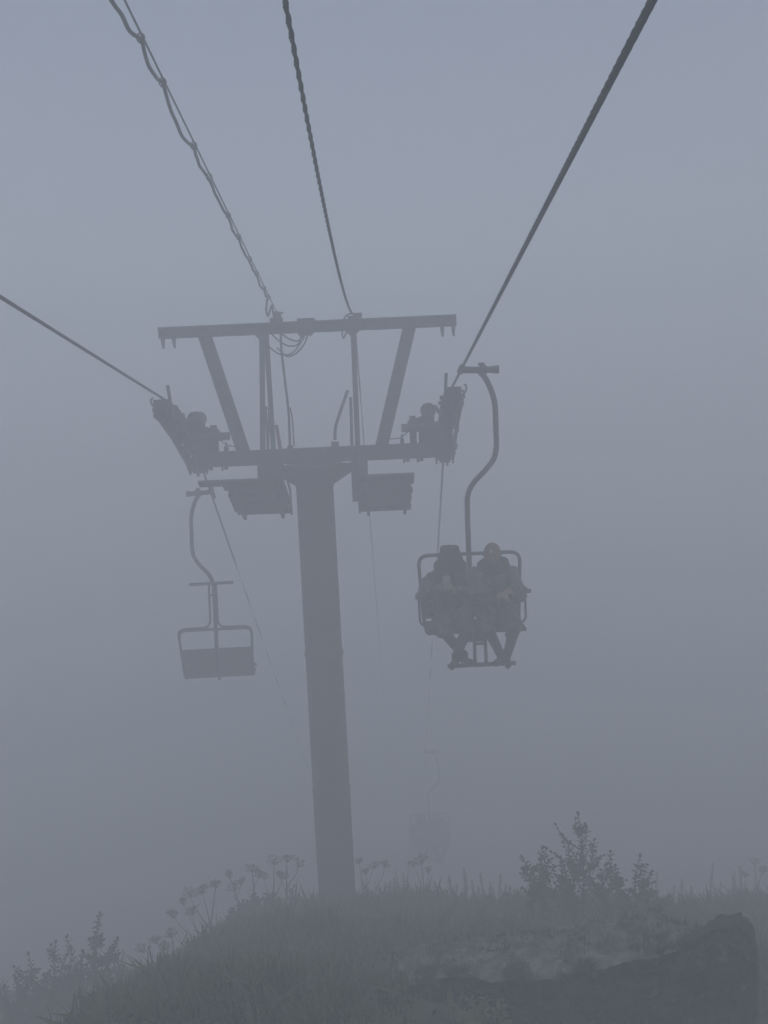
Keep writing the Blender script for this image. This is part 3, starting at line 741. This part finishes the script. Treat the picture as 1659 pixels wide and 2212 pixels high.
def make_person(x0, kind):
    """seat frame of the chair: z 0 = seat, front -y"""
    B = Body(); jk = 'jacket' if kind == 'hood' else 'jacket2'
    sgn = 1
    pel = Vector((x0, 0.06, 0.11)); 
    if kind == 'hood':
        ch_ = Vector((x0, 0.02, 0.48)); nk = Vector((x0, -0.03, 0.63)); hd = Vector((x0 + 0.005, -0.10, 0.755))
        shl, shr = Vector((x0 - 0.185, 0.0, 0.52)), Vector((x0 + 0.185, 0.0, 0.52))
        ell_, elr = Vector((x0 - 0.325, -0.14, 0.36)), Vector((x0 + 0.25, -0.16, 0.33))
        wl, wr = Vector((x0 - 0.155, -0.35, 0.475)), Vector((x0 + 0.03, -0.36, 0.45))
        legs(B, x0, [(x0 - 0.13, -0.40, 0.05), (x0 + 0.14, -0.40, 0.05)], [(x0 + 0.09, -0.46, -0.24), (x0 - 0.005, -0.52, -0.23)],
             [(x0 + 0.165, -0.56, -0.282), (x0 - 0.06, -0.64, -0.282)])
    else:
        ch_ = Vector((x0, 0.05, 0.46)); nk = Vector((x0, 0.02, 0.61)); hd = Vector((x0 - 0.01, -0.03, 0.735))
        shl, shr = Vector((x0 - 0.19, 0.03, 0.525)), Vector((x0 + 0.19, 0.03, 0.525))
        ell_, elr = Vector((x0 - 0.23, -0.14, 0.31)), Vector((x0 + 0.27, -0.12, 0.32))
        wl, wr = Vector((x0 - 0.01, -0.36, 0.40)), Vector((x0 + 0.14, -0.34, 0.44))
        legs(B, x0, [(x0 - 0.14, -0.40, 0.06), (x0 + 0.17, -0.40, 0.07)], [(x0 - 0.01, -0.50, -0.24), (x0 + 0.045, -0.54, -0.23)],
             [(x0 - 0.085, -0.60, -0.282), (x0 + 0.03, -0.68, -0.282)])
    B.ell(pel, 0.17, (1.05, 0.8, 0.75), 'trousers')
    B.chain([pel + Vector((0, 0, 0.02)), pel.lerp(ch_, 0.55), ch_], [0.135, 0.138, 0.15], jk)
    B.ell(ch_, 0.17, (1.05, 0.72, 1.0), jk)
    B.chain([shl, ch_ + Vector((0, 0, 0.07)), shr], [0.075, 0.11, 0.075], jk)
    B.chain([ch_ + Vector((0, 0, 0.10)), nk, hd], [0.075, 0.06, 0.062], 'skin')
    for a, e, w in ((shl, ell_, wl), (shr, elr, wr)):
        B.chain([a, a.lerp(e, 0.5), e], [0.068, 0.06, 0.052], jk)
        B.chain([e, e.lerp(w, 0.35), w], [0.052, 0.05, 0.037], jk)
    # head with face, tilted to look down at the phone or ahead
    tl = R(62 if kind == 'hood' else 14); Rx = Matrix.Rotation(tl, 3, 'X')
    hp = lambda x, y, z: hd + Rx @ Vector((x, y, z))
    B.ell(hd + Rx @ Vector((0, 0.005, 0.03)), 0.098, (0.80, 0.98, 1.08), 'skin', Rx)
    B.ell(hp(0, -0.03, -0.055), 0.062, (0.9, 0.95, 0.9), 'skin', Rx)
    B.cap(hp(0, -0.088, 0.02), hp(0, -0.108, -0.018), 0.009, 0.014, 'skin')
    for k in (-1, 1):
        B.ell(hp(k * 0.079, 0.01, 0.01), 0.03, (0.35, 0.7, 1.0), 'skin', Rx)
        B.ell(hp(k * 0.032, -0.085, 0.045), 0.014, (1.4, 0.6, 0.5), 'skin', Rx)
    B.cap(hp(-0.02, -0.09, -0.052), hp(0.02, -0.09, -0.052), 0.008, 0.008, 'skin')
    dl, dr = (Vector((0.45, -0.45, 0.65)), Vector((-0.5, -0.55, 0.6))) if kind == 'hood' else (Vector((0.6, -0.6, -0.2)), Vector((-0.75, -0.5, -0.3)))
    hand(B, wl, dl, (0.6, 0.3, -0.3) if kind == 'hood' else (0, 0.3, -1), -1, 0.65)
    hand(B, wr, dr, (-0.6, 0.3, -0.3) if kind == 'hood' else (0, 0.3, -1), 1, 0.65)
    me = B.mesh('body', 0.0085, ['skin', jk, 'trousers', 'shoe', 'sole'], 2)
    root = empty('person')
    bo = bpy.data.objects.new('body', me); C.objects.link(bo); bo.parent = root
    # eyes and lips
    for k in (-1, 1):
        e = MB().sphere(hp(k * 0.032, -0.084, 0.03), 0.0115, 10, 7).build('eye', M['phone'], root, True)
    # head wear
    if kind == 'hood':
        H = Body()
        H.ell(hd + Vector((0, 0.0, 0.02)), 0.135, (0.95, 1.05, 1.0), jk)
        H.cap(hd + Vector((-0.05, -0.11, 0.03)), hd + Vector((0.05, -0.11, 0.03)), 0.045, 0.045, jk)
        H.chain([hd + Vector((-0.065, 0.02, 0.105)), hd + Vector((0.065, 0.02, 0.105))], [0.045, 0.045], jk)
        H.chain([hd + Vector((-0.06, -0.04, 0.10)), hd + Vector((0.06, -0.04, 0.10))], [0.042, 0.042], jk)
        H.ell(hd + Vector((0, 0.05, -0.10)), 0.15, (1.12, 0.85, 0.8), jk)
        for k in (-1, 1):
            H.cap(hd + Vector((k * 0.12, 0.03, -0.08)), hd + Vector((k * 0.10, -0.03, -0.19)), 0.065, 0.07, jk)
            H.cap(hd + Vector((k * 0.09, -0.03, 0.02)), hd + Vector((k * 0.10, -0.02, -0.10)), 0.045, 0.06, jk)
        hm = H.mesh('hood', 0.011, [jk], 4)
        ho = bpy.data.objects.new('hood', hm); C.objects.link(ho); ho.parent = root
        ph = MB().box((0, 0, 0), (0.078, 0.009, 0.16)).build('phone', M['phone'])
        ph.rotation_euler = (R(-35), 0, R(6))
        ph.location = (x0 - 0.065, -0.435, 0.565)
    else:
        H = Body()
        Hc = hd + Rx @ Vector((0, 0.015, 0.045))
        H.ell(Hc, 0.112, (0.86, 1.0, 1.08), 'beanie', Rx)
        H.chain([hp(0.09 * math.cos(a), 0.012 + 0.1 * math.sin(a), 0.030) for a in np.linspace(0, 2 * math.pi, 13)], [0.019] * 13, 'beanie')
        hm = H.mesh('beanie', 0.010, ['beanie'], 3)
        ho = bpy.data.objects.new('beanie', hm); C.objects.link(ho); ho.parent = root
        em = MB().prism([(-0.018, 0.0), (0.018, 0.0), (0.0, 0.05)], -0.004, 0.004).build('cap_patch', M['emblem'], ho)
        em.location = hp(-0.03, -0.094, 0.10); em.rotation_euler = (R(-18), 0, R(-18))
        K = Body()     # scarf over mouth and lowered hood behind the neck
        K.chain([nk + Vector((0.105 * math.cos(a), 0.015 + 0.10 * math.sin(a), -0.01 + 0.02 * math.sin(a))) for a in np.linspace(0, 2 * math.pi, 13)], [0.05] * 13, jk)
        K.ell(hp(0, -0.05, -0.05), 0.085, (1.05, 0.85, 0.95), jk, Rx)
        K.chain([nk + Vector((-0.12, 0.08, 0.02)), nk + Vector((0, 0.14, 0.05)), nk + Vector((0.13, 0.07, 0.04)), nk + Vector((0.14, 0.0, 0.0))], [0.05, 0.075, 0.065, 0.055], jk)
        km = K.mesh('collar', 0.011, [jk], 4)
        ko = bpy.data.objects.new('collar', km); C.objects.link(ko); ko.parent = root
    # clear raincoat: loose shell over torso, arms and lap with a wavy hem
    W = Body()
    W.ell(ch_ + Vector((0, 0, 0.0)), 0.192, (1.05, 0.76, 1.0), 'poncho')
    W.chain([pel + Vector((0, -0.02, 0.05)), ch_], [0.175, 0.17], 'poncho')
    W.chain([shl, ch_ + Vector((0, 0, 0.055)), shr], [0.092, 0.122, 0.092], 'poncho')
    for a, e, w in ((shl, ell_, wl), (shr, elr, wr)):
        W.chain([a, a.lerp(e, 0.5), e], [0.085, 0.082, 0.072], 'poncho'); W.chain([e, e.lerp(w, 0.5), e.lerp(w, 0.9)], [0.072, 0.068, 0.052], 'poncho')
    for k in (-1, 1):
        W.chain([pel + Vector((k * 0.1, 0, 0.02)), Vector((x0 + k * 0.12, -0.25, 0.10)), Vector((x0 + k * 0.145, -0.40, 0.03)), Vector((x0 + k * 0.11, -0.43, 0.00 - 0.03 * k))], [0.115, 0.10, 0.082, 0.05], 'poncho')
    wm = W.mesh('raincoat', 0.012, ['poncho'], 5)
    n = len(wm.vertices); co = np.empty(n * 3); wm.vertices.foreach_get('co', co); co = co.reshape(-1, 3)
    nr = np.array([v.normal for v in wm.vertices])
    for i in range(n):
        q = Vector(co[i]); co[i] += nr[i] * (0.016 * noise.noise(q * 9 + Vector((x0 * 9, 0, 0))) + 0.034 * (0.35 - abs(noise.noise(Vector((q.x * 13 + q.z * 7, q.y * 12, q.z * 6))))) + 0.008 * noise.noise(q * 28))
    wm.vertices.foreach_set('co', co.ravel()); wm.update()
    wo_ = bpy.data.objects.new('raincoat', wm); C.objects.link(wo_); wo_.parent = root
    return root, (ph if kind == 'hood' else None)
pA, phone = make_person(-0.255, 'hood')
pB, _ = make_person(0.235, 'beanie')
for o in (pA, pB): o.location = chair.location
phone.location = Vector(phone.location) + chair.location
tag(pA, 'rider in dark hood and clear raincoat bent over a phone in front of the tower', 'person', 'riders on the lift')
tag(pB, 'rider in mustard knit cap and clear raincoat seated before the tower', 'person', 'riders on the lift')
tag(phone, 'small dark phone held in both hands by the hooded rider', 'phone')
for src, lab in ((pA, 'hooded rider barely visible in the fog down the slope'), (pB, 'rider in a knit cap barely visible in fog down the slope')):
    c = copy_tree(src); c.location = chair_f.location; c['label'] = lab

# ------------------------------------------------------------------ vegetation
def leaf_quad(b, p, d, n, ln, w):
    """folded pointed leaf of four triangles"""
    d = d.normalized(); s = d.cross(n)
    if s.length < 1e-4: s = Vector((1, 0, 0))
    s = s.normalized(); u = s.cross(d)
    m = p + d * ln * 0.45
    b.add([p, m + s * w / 2 + u * w * 0.18, p + d * ln - u * ln * 0.10, m - s * w / 2 + u * w * 0.18, m], [(0, 1, 4), (1, 2, 4), (2, 3, 4), (3, 0, 4)])

def sapling(px, top, basepx, Y, seed, label, group, spread=0.25, leaf=0.055, lean=0.0):
    """leafy upright shoot with short ascending side twigs"""
    r = random.Random(seed); T = at(px, top, Y)
    bx = at(basepx, 2000, Y).x; bz = ground(bx, Y)
    base_ = Vector((bx, Y, bz)); t = empty('sapling', base_)
    tag(t, label, 'sapling', group)
    v = T - base_; H = v.length
    st = MB(); lf = MB()
    def shoot(p0, p1, r0, lv, leaf):
        n = 7; P = []
        side = Vector((r.uniform(-1, 1), r.uniform(-1, 1), 0)) * 0.10 * (p1 - p0).length
        for i in range(n + 1):
            u = i / n; P.append(p0.lerp(p1, u) + side * math.sin(u * math.pi))
        st.tube(P, [r0 * (1 - 0.8 * i / n) for i in range(n + 1)], 5)
        ln = (p1 - p0).length; k = max(7, int(ln / 0.0105)); a0 = r.uniform(0, 6)
        for i in range(k):
            u = (i + 1) / k
            if u < lv or r.random() < 0.07: continue
            f = u * n; j = min(int(f), n - 1); p = P[j].lerp(P[j + 1], f - j); d = (P[j + 1] - P[j]).normalized()
            a = a0 + i * 2.4; o = Vector((math.cos(a), math.sin(a), 0))
            dd = (d * r.uniform(0.25, 1.0) + o * r.uniform(0.7, 1.0) + Vector((0, 0, r.uniform(-.35, .1)))).normalized()
            L_ = leaf * r.uniform(0.6, 1.35) * (1.0 - 0.42 * u)
            leaf_quad(lf, p, dd, d, L_, L_ * r.uniform(0.42, 0.58))
        lf_tip = P[-1]
        for i in range(4):
            a = i * 1.57 + a0; leaf_quad(lf, lf_tip, (P[-1] - P[-2]).normalized() + Vector((math.cos(a), math.sin(a), 0)) * 0.35, Vector((0, 1, 0)), leaf * 0.6, leaf * 0.22)
    shoot(Vector(), v, 0.012, 0.12, leaf)
    nb = int(7 + H * 7)
    for i in range(nb):
        u = r.uniform(0.30, 0.84); a = r.uniform(0, 2 * math.pi)
        p = v * u; ln = min(H, 1.1) * spread * (1.2 - u) * r.uniform(0.6, 1.3)
        d = (Vector((math.cos(a), math.sin(a), 0)) * 0.75 + Vector((0, 0, r.uniform(0.45, 1.5)))).normalized()
        shoot(p, p + d * ln, 0.006, 0.1, leaf * 0.9)
    st.build('stem', M['stem'], t, True); f_ = lf.build('foliage', M['leaf'], t)
    return t
gR = 'leafy saplings behind the rock slab'; gL = 'leafy saplings on the low grassy shoulder'
i = 0
for px, top, bp, Y, sp in ((1249, 1761, 1256, 8.5, 0.42), (1172, 1834, 1190, 8.4, 0.36), (1129, 1854, 1170, 8.5, 0.3), (1214, 1864, 1216, 8.3, 0.35), (1319, 1844, 1285, 8.5, 0.22),
                       (1329, 1874, 1336, 8.4, 0.32), (1382, 1851, 1378, 8.4, 0.34), (1444, 1940, 1430, 8.2, 0.3), (1284, 1817, 1278, 9.3, 0.36), (1232, 1905, 1236, 8.1, 0.4),
                       (1300, 1900, 1300, 8.0, 0.4), (1155, 1900, 1150, 8.2, 0.35), (1360, 1925, 1352, 8.0, 0.4), (1400, 1915, 1398, 8.3, 0.36)):
    i += 1
    lab = 'tallest leafy sapling in the clump behind the rock slab' if i == 1 else 'leafy sapling in the clump behind the rock slab'
    sapling(px, top, bp, Y * 0.83, 100 + i, lab, gR, sp, 0.075)
for px, top, bp, Y, sp in ((215, 1976, 205, 7.8, 0.40), (245, 2046, 222, 7.7, 0.28), (145, 2029, 148, 7.9, 0.34), (120, 2039, 130, 7.8, 0.36), (62, 2064, 66, 7.8, 0.40),
                       (32, 2112, 30, 7.7, 0.4), (178, 2060, 180, 7.6, 0.4), (96, 2110, 98, 7.6, 0.4), (10, 2135, 8, 7.6, 0.4), (160, 2100, 160, 7.5, 0.4)):
    i += 1
    lab = 'tallest leafy sapling on the low grassy shoulder' if px == 215 else 'leafy sapling on the low grassy shoulder'
    sapling(px, top, bp, Y * 0.95, 200 + i, lab, gL, sp, 0.085)

for k, (px, top, Y, sp) in enumerate(((522, 1955, 9.3, .6), (548, 1938, 9.4, .6), (580, 1940, 9.5, .6), (500, 1974, 9.2, .6), (470, 2006, 9.1, .6), (445, 2030, 9.0, .6), (418, 2052, 8.9, .6), (602, 1944, 9.6, .6), (640, 1950, 9.7, .5), (1095, 1935, 8.6, .6), (1060, 1940, 9.0, .6), (1205, 1930, 7.4, .6), (1345, 1938, 7.2, .6), (1420, 1948, 7.2, .6))):
    t = sapling(px, top, px, Y, 260 + k, 'low leafy bush on the mound edge below the umbel plants' if px < 700 else 'low leafy bush at the crest around the sapling clump',
                'low bushes on the mound edge' if px < 700 else 'low bushes around the sapling clump', sp, 0.085)
    t.name = 'low_bush'; t['category'] = 'bush'

def umbellifer(heads, basepx, Y, seed, label, group, cat='plant'):
    r = random.Random(seed); bx = at(basepx, 2000, Y).x; b0 = Vector((bx, Y, ground(bx, Y)))
    t = empty('umbel_plant', b0); tag(t, label, cat, group)
    H = [at(px, py, Y + r.uniform(-0.1, 0.1)) - b0 for px, py, w in heads]
    top = max(range(len(H)), key=lambda k: H[k].z)
    def stalk(p0, p1, r0):
        mid = p0.lerp(p1, 0.55) + Vector(((p1.x - p0.x) * 0.10 + r.uniform(-.035, .035), r.uniform(-0.03, 0.03), -0.02 * abs(p1.x - p0.x)))
        MB().tube(bez([p0, mid, p1], 5), [r0 * (1 - 0.6 * i / 10) for i in range(11)], 6).build('stalk', M['umbel'], t, True)
    main = H[top]
    stalk(Vector(), main, 0.013)
    for k, h in enumerate(H):
        if k != top:
            u = max(0.12, min(0.75, (h.z / main.z) - 0.35 - abs(h.x - main.x * h.z / main.z) * 0.5))
            stalk(main * u, h, 0.007)
        w = heads[k][2] * r.uniform(0.8, 1.2); m = MB(); tx, ty = r.uniform(-0.45, 0.45), r.uniform(-0.35, 0.35); nq = r.randint(14, 24)
        for q in range(nq):
            if r.random() < 0.22: continue
            a = q * 2.4 + r.uniform(-.2, .2); rad = w * math.sqrt((q + 0.5) / nq) * 0.5 * r.uniform(0.8, 1.15)
            e = h + Vector((math.cos(a) * rad, math.sin(a) * rad, 0.035 - 0.5 * rad * rad / w + rad * (tx * math.cos(a) + ty * math.sin(a)) + r.uniform(-0.014, 0.014)))
            root = h - Vector((0, 0, 0.05))
            m.tube([root, root.lerp(e, 0.6) + Vector((0, 0, -0.005)), e], [0.003, 0.0025, 0.002], 4)
            for s in range(8):
                b = s * 2.4; c = e + Vector((math.cos(b), math.sin(b), r.uniform(-.3, .5))) * 0.017 * math.sqrt(s) * 0.65
                m.sphere(c, r.uniform(0.004, 0.008), 5, 4)
        m.build('flower_head', M['umbel'], t)
    lm = MB()                                  # a few ragged leaves low down
    for q in range(9):
        a = r.uniform(0, 6.28); p = main * r.uniform(0.08, 0.4)
        d = Vector((math.cos(a), math.sin(a), r.uniform(0.0, 0.6))).normalized()
        for s in range(5):
            leaf_quad(lm, p + d * 0.03 * s, (d + Vector((r.uniform(-.7, .7), r.uniform(-.7, .7), r.uniform(-.2, .4)))), Vector((0, 0, 1)), r.uniform(0.05, 0.09), r.uniform(0.02, 0.04))
    lm.build('leaf', M['herb'], t)
    return t
gU = 'umbel-headed plants on the crest'
U = [([(620, 1856, .22), (646, 1866, .18), (606, 1892, .10)], 621, 10.0, 'umbel plant with a broad flat head close to the pole'),
     ([(592, 1861, .20), (570, 1892, .15), (614, 1893, .14)], 592, 10.2, 'umbel plant with three flat heads on the crest'),
     ([(545, 1877, .24), (560, 1890, .12)], 553, 9.9, 'umbel plant with one drooping head and a leafy stalk'),
     ([(505, 1917, .20), (495, 1891, .12), (522, 1906, .1)], 524, 10.2, 'umbel plant leaning away from the pole'),
     ([(410, 1931, .20), (436, 1924, .20), (415, 1971, .16), (372, 1976, .14), (466, 1912, .12), (396, 1950, .10)], 438, 9.4, 'tall forked umbel plant with many heads at the mound edge'),
     ([(370, 2018, .18), (310, 2051, .20), (355, 2046, .16), (338, 2032, .14), (386, 2058, .10)], 363, 9.2, 'low spreading umbel plant below the mound edge'),
     ([(417, 2066, .14), (395, 2072, .10)], 421, 9.1, 'small umbel plant at the foot of the mound'),
     ([(776, 1861, .14), (808, 1871, .20), (832, 1868, .15), (790, 1885, .1)], 800, 11.4, 'umbel plant just beyond the foot of the pole'),
     ([(910, 1858, .22), (892, 1868, .14), (926, 1880, .12)], 914, 11.3, 'bushy umbel plant on the crest under the occupied chair'),
     ([(1630, 1861, .18), (1648, 1880, .14), (1608, 1890, .12)], 1628, 12.0, 'faint umbel plant on the crest beyond the boulder')]
for k, (hd_, bp, Y, lab) in enumerate(U): umbellifer(hd_, bp, Y, 300 + k, lab, gU)

def weed(px, top, Y, seed, label, group):
    """spire-shaped weed: one stalk densely set with narrow leaves and a seed spike"""
    r = random.Random(seed); T = at(px, top, Y); b0 = Vector((T.x + r.uniform(-.05, .05), Y, ground(T.x, Y)))
    t = empty('tall_weed', b0); tag(t, label, 'plant', group); v = T - b0; st, lf = MB(), MB(); H = v.length
    for s in range(r.choice((1, 2, 2, 3))):
        o = Vector((r.uniform(-.06, .06), r.uniform(-.06, .06), 0)) * (1 if s else 0); e = v * (1 if s == 0 else r.uniform(.6, .9)) + o * 2
        P = [o.lerp(e, i / 6) + Vector((0.02 * math.sin(i * .9 + seed), 0, 0)) for i in range(7)]
        st.tube(P, [0.008 * (1 - .1 * i) for i in range(7)], 5)
        k = int(H / 0.009)
        for i in range(k):
            u = 0.15 + 0.85 * i / k; f = u * 6; j = min(int(f), 5); p = P[j].lerp(P[j + 1], f - j); a = i * 2.4
            L_ = r.uniform(0.07, 0.15) * (1.05 - u * 0.7)
            leaf_quad(lf, p, Vector((math.cos(a), math.sin(a), r.uniform(0.5, 1.4))), Vector((0, 0, 1)), L_, L_ * 0.26 + 0.008)
    st.build('stem', M['stem'], t); lf.build('foliage', M['leaf'], t)
gW = 'tall weeds along the crest'
W_ = [(1002, 1876, 11.2), (1040, 1889, 11.0), (972, 1894, 11.2), (1082, 1889, 11.3), (1125, 1914, 11.2), (850, 1898, 11.2), (870, 1886, 11.4), (940, 1905, 11), (1022, 1905, 10.9), (1060, 1908, 11),
      (1100, 1918, 10.8), (985, 1912, 10.8), (830, 1908, 11), (785, 1905, 11.1), (1475, 1899, 11.8), (1495, 1915, 11.7), (1540, 1864, 12), (1555, 1905, 11.8), (1585, 1884, 12), (1598, 1872, 12.1), (1612, 1905, 12), (1640, 1900, 12.1),
      (1420, 1885, 11.6), (1455, 1915, 11.5), (672, 1932, 10.0), (640, 1935, 10.0), (505, 1962, 9.7), (300, 2085, 9), (330, 2082, 9), (285, 2105, 8.7), (250, 2110, 8.6), (470, 1990, 9.5)]
for k, (px, top, Y) in enumerate(W_):
    lab = 'slender leafy weed on the crest between pole and saplings' if 770 < px < 1200 else ('faint slender weed on the crest beyond the rocks' if px > 1200 else 'slender leafy weed on the grassy mound beside the umbel plants')
    weed(px, top, Y, 400 + k, lab, gW + (' beyond the rocks' if px > 1200 else (' by the pole' if px > 770 else ' on the mound')))

# grass and low herbs: nobody could count them
def blades(n, xr, yr, hmin, hmax, name, m, seed, bend=0.5, wid=0.007, keep=None):
    g_ = np.random.default_rng(seed)
    x = g_.uniform(*xr, n); y = g_.uniform(*yr, n)
    clump = 0.5 + 0.5 * np.sin(x * 3.1 + 1.3 * np.sin(y * 2.3)) * np.cos(y * 2.7 + 1.1 * np.sin(x * 1.9))
    k = g_.random(n) < 0.35 + 0.65 * clump
    k &= ~((x > 0.05) & (x < 2.75) & (y < 4.55 - 0.35 * np.exp(-((x - 0.3) / 0.35) ** 2)) & (g_.random(n) < 0.93))
    x, y, clump = x[k], y[k], clump[k]; n = len(x)
    z = ground_np(x, y); c2 = 0.5 + 0.5 * np.sin(x * 9.1 + 2.0 * np.sin(y * 5.3 + x)) * np.sin(y * 8.3 + 2.2 * np.sin(x * 4.7))
    h = g_.uniform(hmin, hmax, n) * (0.35 + 0.7 * clump ** 1.5 + 0.65 * c2 ** 2); a = g_.uniform(0, 2 * np.pi, n)
    w = wid * g_.uniform(0.6, 1.5, n); bx, by = np.cos(a), np.sin(a); f = g_.uniform(0.15, bend, n) * h
    def pt(s, off, t): return np.stack([x + bx * f * t * t - by * off * w * s, y + by * f * t * t + bx * off * w * s, z - 0.02 + h * t * (1 - 0.18 * t)], -1)
    V = np.stack([pt(1, 1, 0), pt(1, -1, 0), pt(0.8, 1, 0.5), pt(0.8, -1, 0.5), pt(0, 0, 1.0)], 1).reshape(-1, 3)
    i0 = (np.arange(n) * 5)[:, None]
    tri = np.concatenate([i0 + [0, 1, 3], i0 + [0, 3, 2], i0 + [2, 3, 4]], 0)
    me = bpy.data.meshes.new(name); me.vertices.add(len(V)); me.vertices.foreach_set('co', V.ravel())
    me.loops.add(len(tri) * 3); me.loops.foreach_set('vertex_index', tri.ravel().astype(np.int32))
    me.polygons.add(len(tri)); me.polygons.foreach_set('loop_start', np.arange(0, len(tri) * 3, 3, dtype=np.int32))
    me.materials.append(M[m]); me.update(calc_edges=True); me.validate()
    o = bpy.data.objects.new(name, me); C.objects.link(o); return o
tag(blades(190000, (-8, 7), (2.6, 11.5), 0.07, 0.26, 'grass', 'grass', 1), 'dense wet grass covering the hillside and crest', 'grass', kind='stuff')
tag(blades(70000, (-8, 7), (2.6, 11), 0.05, 0.18, 'ground_cover', 'herb', 2, 1.6, 0.017), 'low broad-leaved herbs mixed through the grass', 'ground cover', kind='stuff')

tag(blades(26000, (-7, 7), (4.5, 11.2), 0.14, 0.36, 'tall_grass', 'straw', 3, 0.9, 0.0035), 'thin tall seeding grass stems standing above the turf', 'grass', kind='stuff')
tag(blades(5000, (-7, 7), (8.8, 10.8), 0.14, 0.34, 'rank_weeds', 'leaf', 4, 1.1, 0.016), 'rank mixed weeds fringing the crest', 'weeds', kind='stuff')
# tufts rooted in the cracks of the slab
sv = np.empty(len(slab.data.vertices) * 3); slab.data.vertices.foreach_get('co', sv); sv = sv.reshape(-1, 3)
sn = np.array([v.normal.z for v in slab.data.vertices])
top_ = sv[np.abs(sn) > 0.55]; tf = MB(); r_ = random.Random(8)
for p in top_:
    p = Vector(p)
    if noise.noise(Vector((p.x * 5.5, p.y * 9.0, 4.0))) + 0.5 * noise.noise(Vector((p.x * 17, p.y * 22, 1.0))) < 0.16: continue
    for k in range(2):
        a = r_.uniform(0, 6.28); h = r_.uniform(0.015, 0.055); o = Vector((math.cos(a), math.sin(a), 0)); q = p + Vector((r_.uniform(-.015, .015), r_.uniform(-.015, .015), -0.01)); sd_ = Vector((-o.y, o.x, 0)) * 0.0035
        tf.add([q + sd_, q - sd_, q + o * h * 0.5 + Vector((0, 0, h))], [(0, 1, 2)])
tag(tf.build('moss_tufts', M['grass']), 'short grass and moss tufts growing on the pale slab', 'moss', kind='stuff')

# bright young shoots at the near foot of the slab
gS = 'young green shoots at the foot of the slab'
for k in range(9):
    r = random.Random(700 + k); px = 985 + k * 17 + r.uniform(-8, 8); top = 2168 + r.uniform(-12, 20) + 18 * abs(k - 3) / 4
    T = at(px, top, 3.75 + r.uniform(-.1, .1)); b0 = Vector((T.x, T.y, ground(T.x, T.y)))
    t = empty('young_shoot', b0); tag(t, 'bright green leafy shoot at the near foot of the slab', 'plant', gS)
    st, lf = MB(), MB(); v = T - b0
    for s in range(3):
        e = v + Vector((r.uniform(-.08, .08), r.uniform(-.08, .08), r.uniform(-.1, 0))); st.tube([Vector(), e * 0.5, e], [0.008, 0.006, 0.003], 5)
        for q in range(26):
            u = 0.3 + 0.7 * q / 26; a = q * 2.4; leaf_quad(lf, e * u, Vector((math.cos(a), math.sin(a), r.uniform(-0.1, 0.7))), Vector((0, 0, 1)), r.uniform(.03, .055), r.uniform(.015, .026))
    st.build('stem', M['stem'], t); lf.build('foliage', M['shoot'], t)

# ------------------------------------------------------------------ fog
zs = [v[2] for v in gv]
hz0, hz1 = min(zs) - 1.0, max(max(zs), CAM_H + 6.0) + 0.4
hb = MB().box((0, 5, (hz0 + hz1) / 2), (122, 112, hz1 - hz0)).build('haze', M['soil'])
hm = bpy.data.materials.new('fog_air'); hm.use_nodes = True; hn = hm.node_tree.nodes; hn.clear()
pv = hn.new('ShaderNodeVolumePrincipled'); ho_ = hn.new('ShaderNodeOutputMaterial')
pv.inputs['Color'].default_value = (*HAZE_COLOR, 1); pv.inputs['Density'].default_value = HAZE_DENSITY; pv.inputs['Anisotropy'].default_value = 0.0
hm.node_tree.links.new(pv.outputs[0], ho_.inputs['Volume'])
hb.data.materials.clear(); hb.data.materials.append(hm)
tag(hb, 'thick even fog filling the air of the whole hillside', 'fog', kind='stuff')
print('HAZE', hz0, hz1)
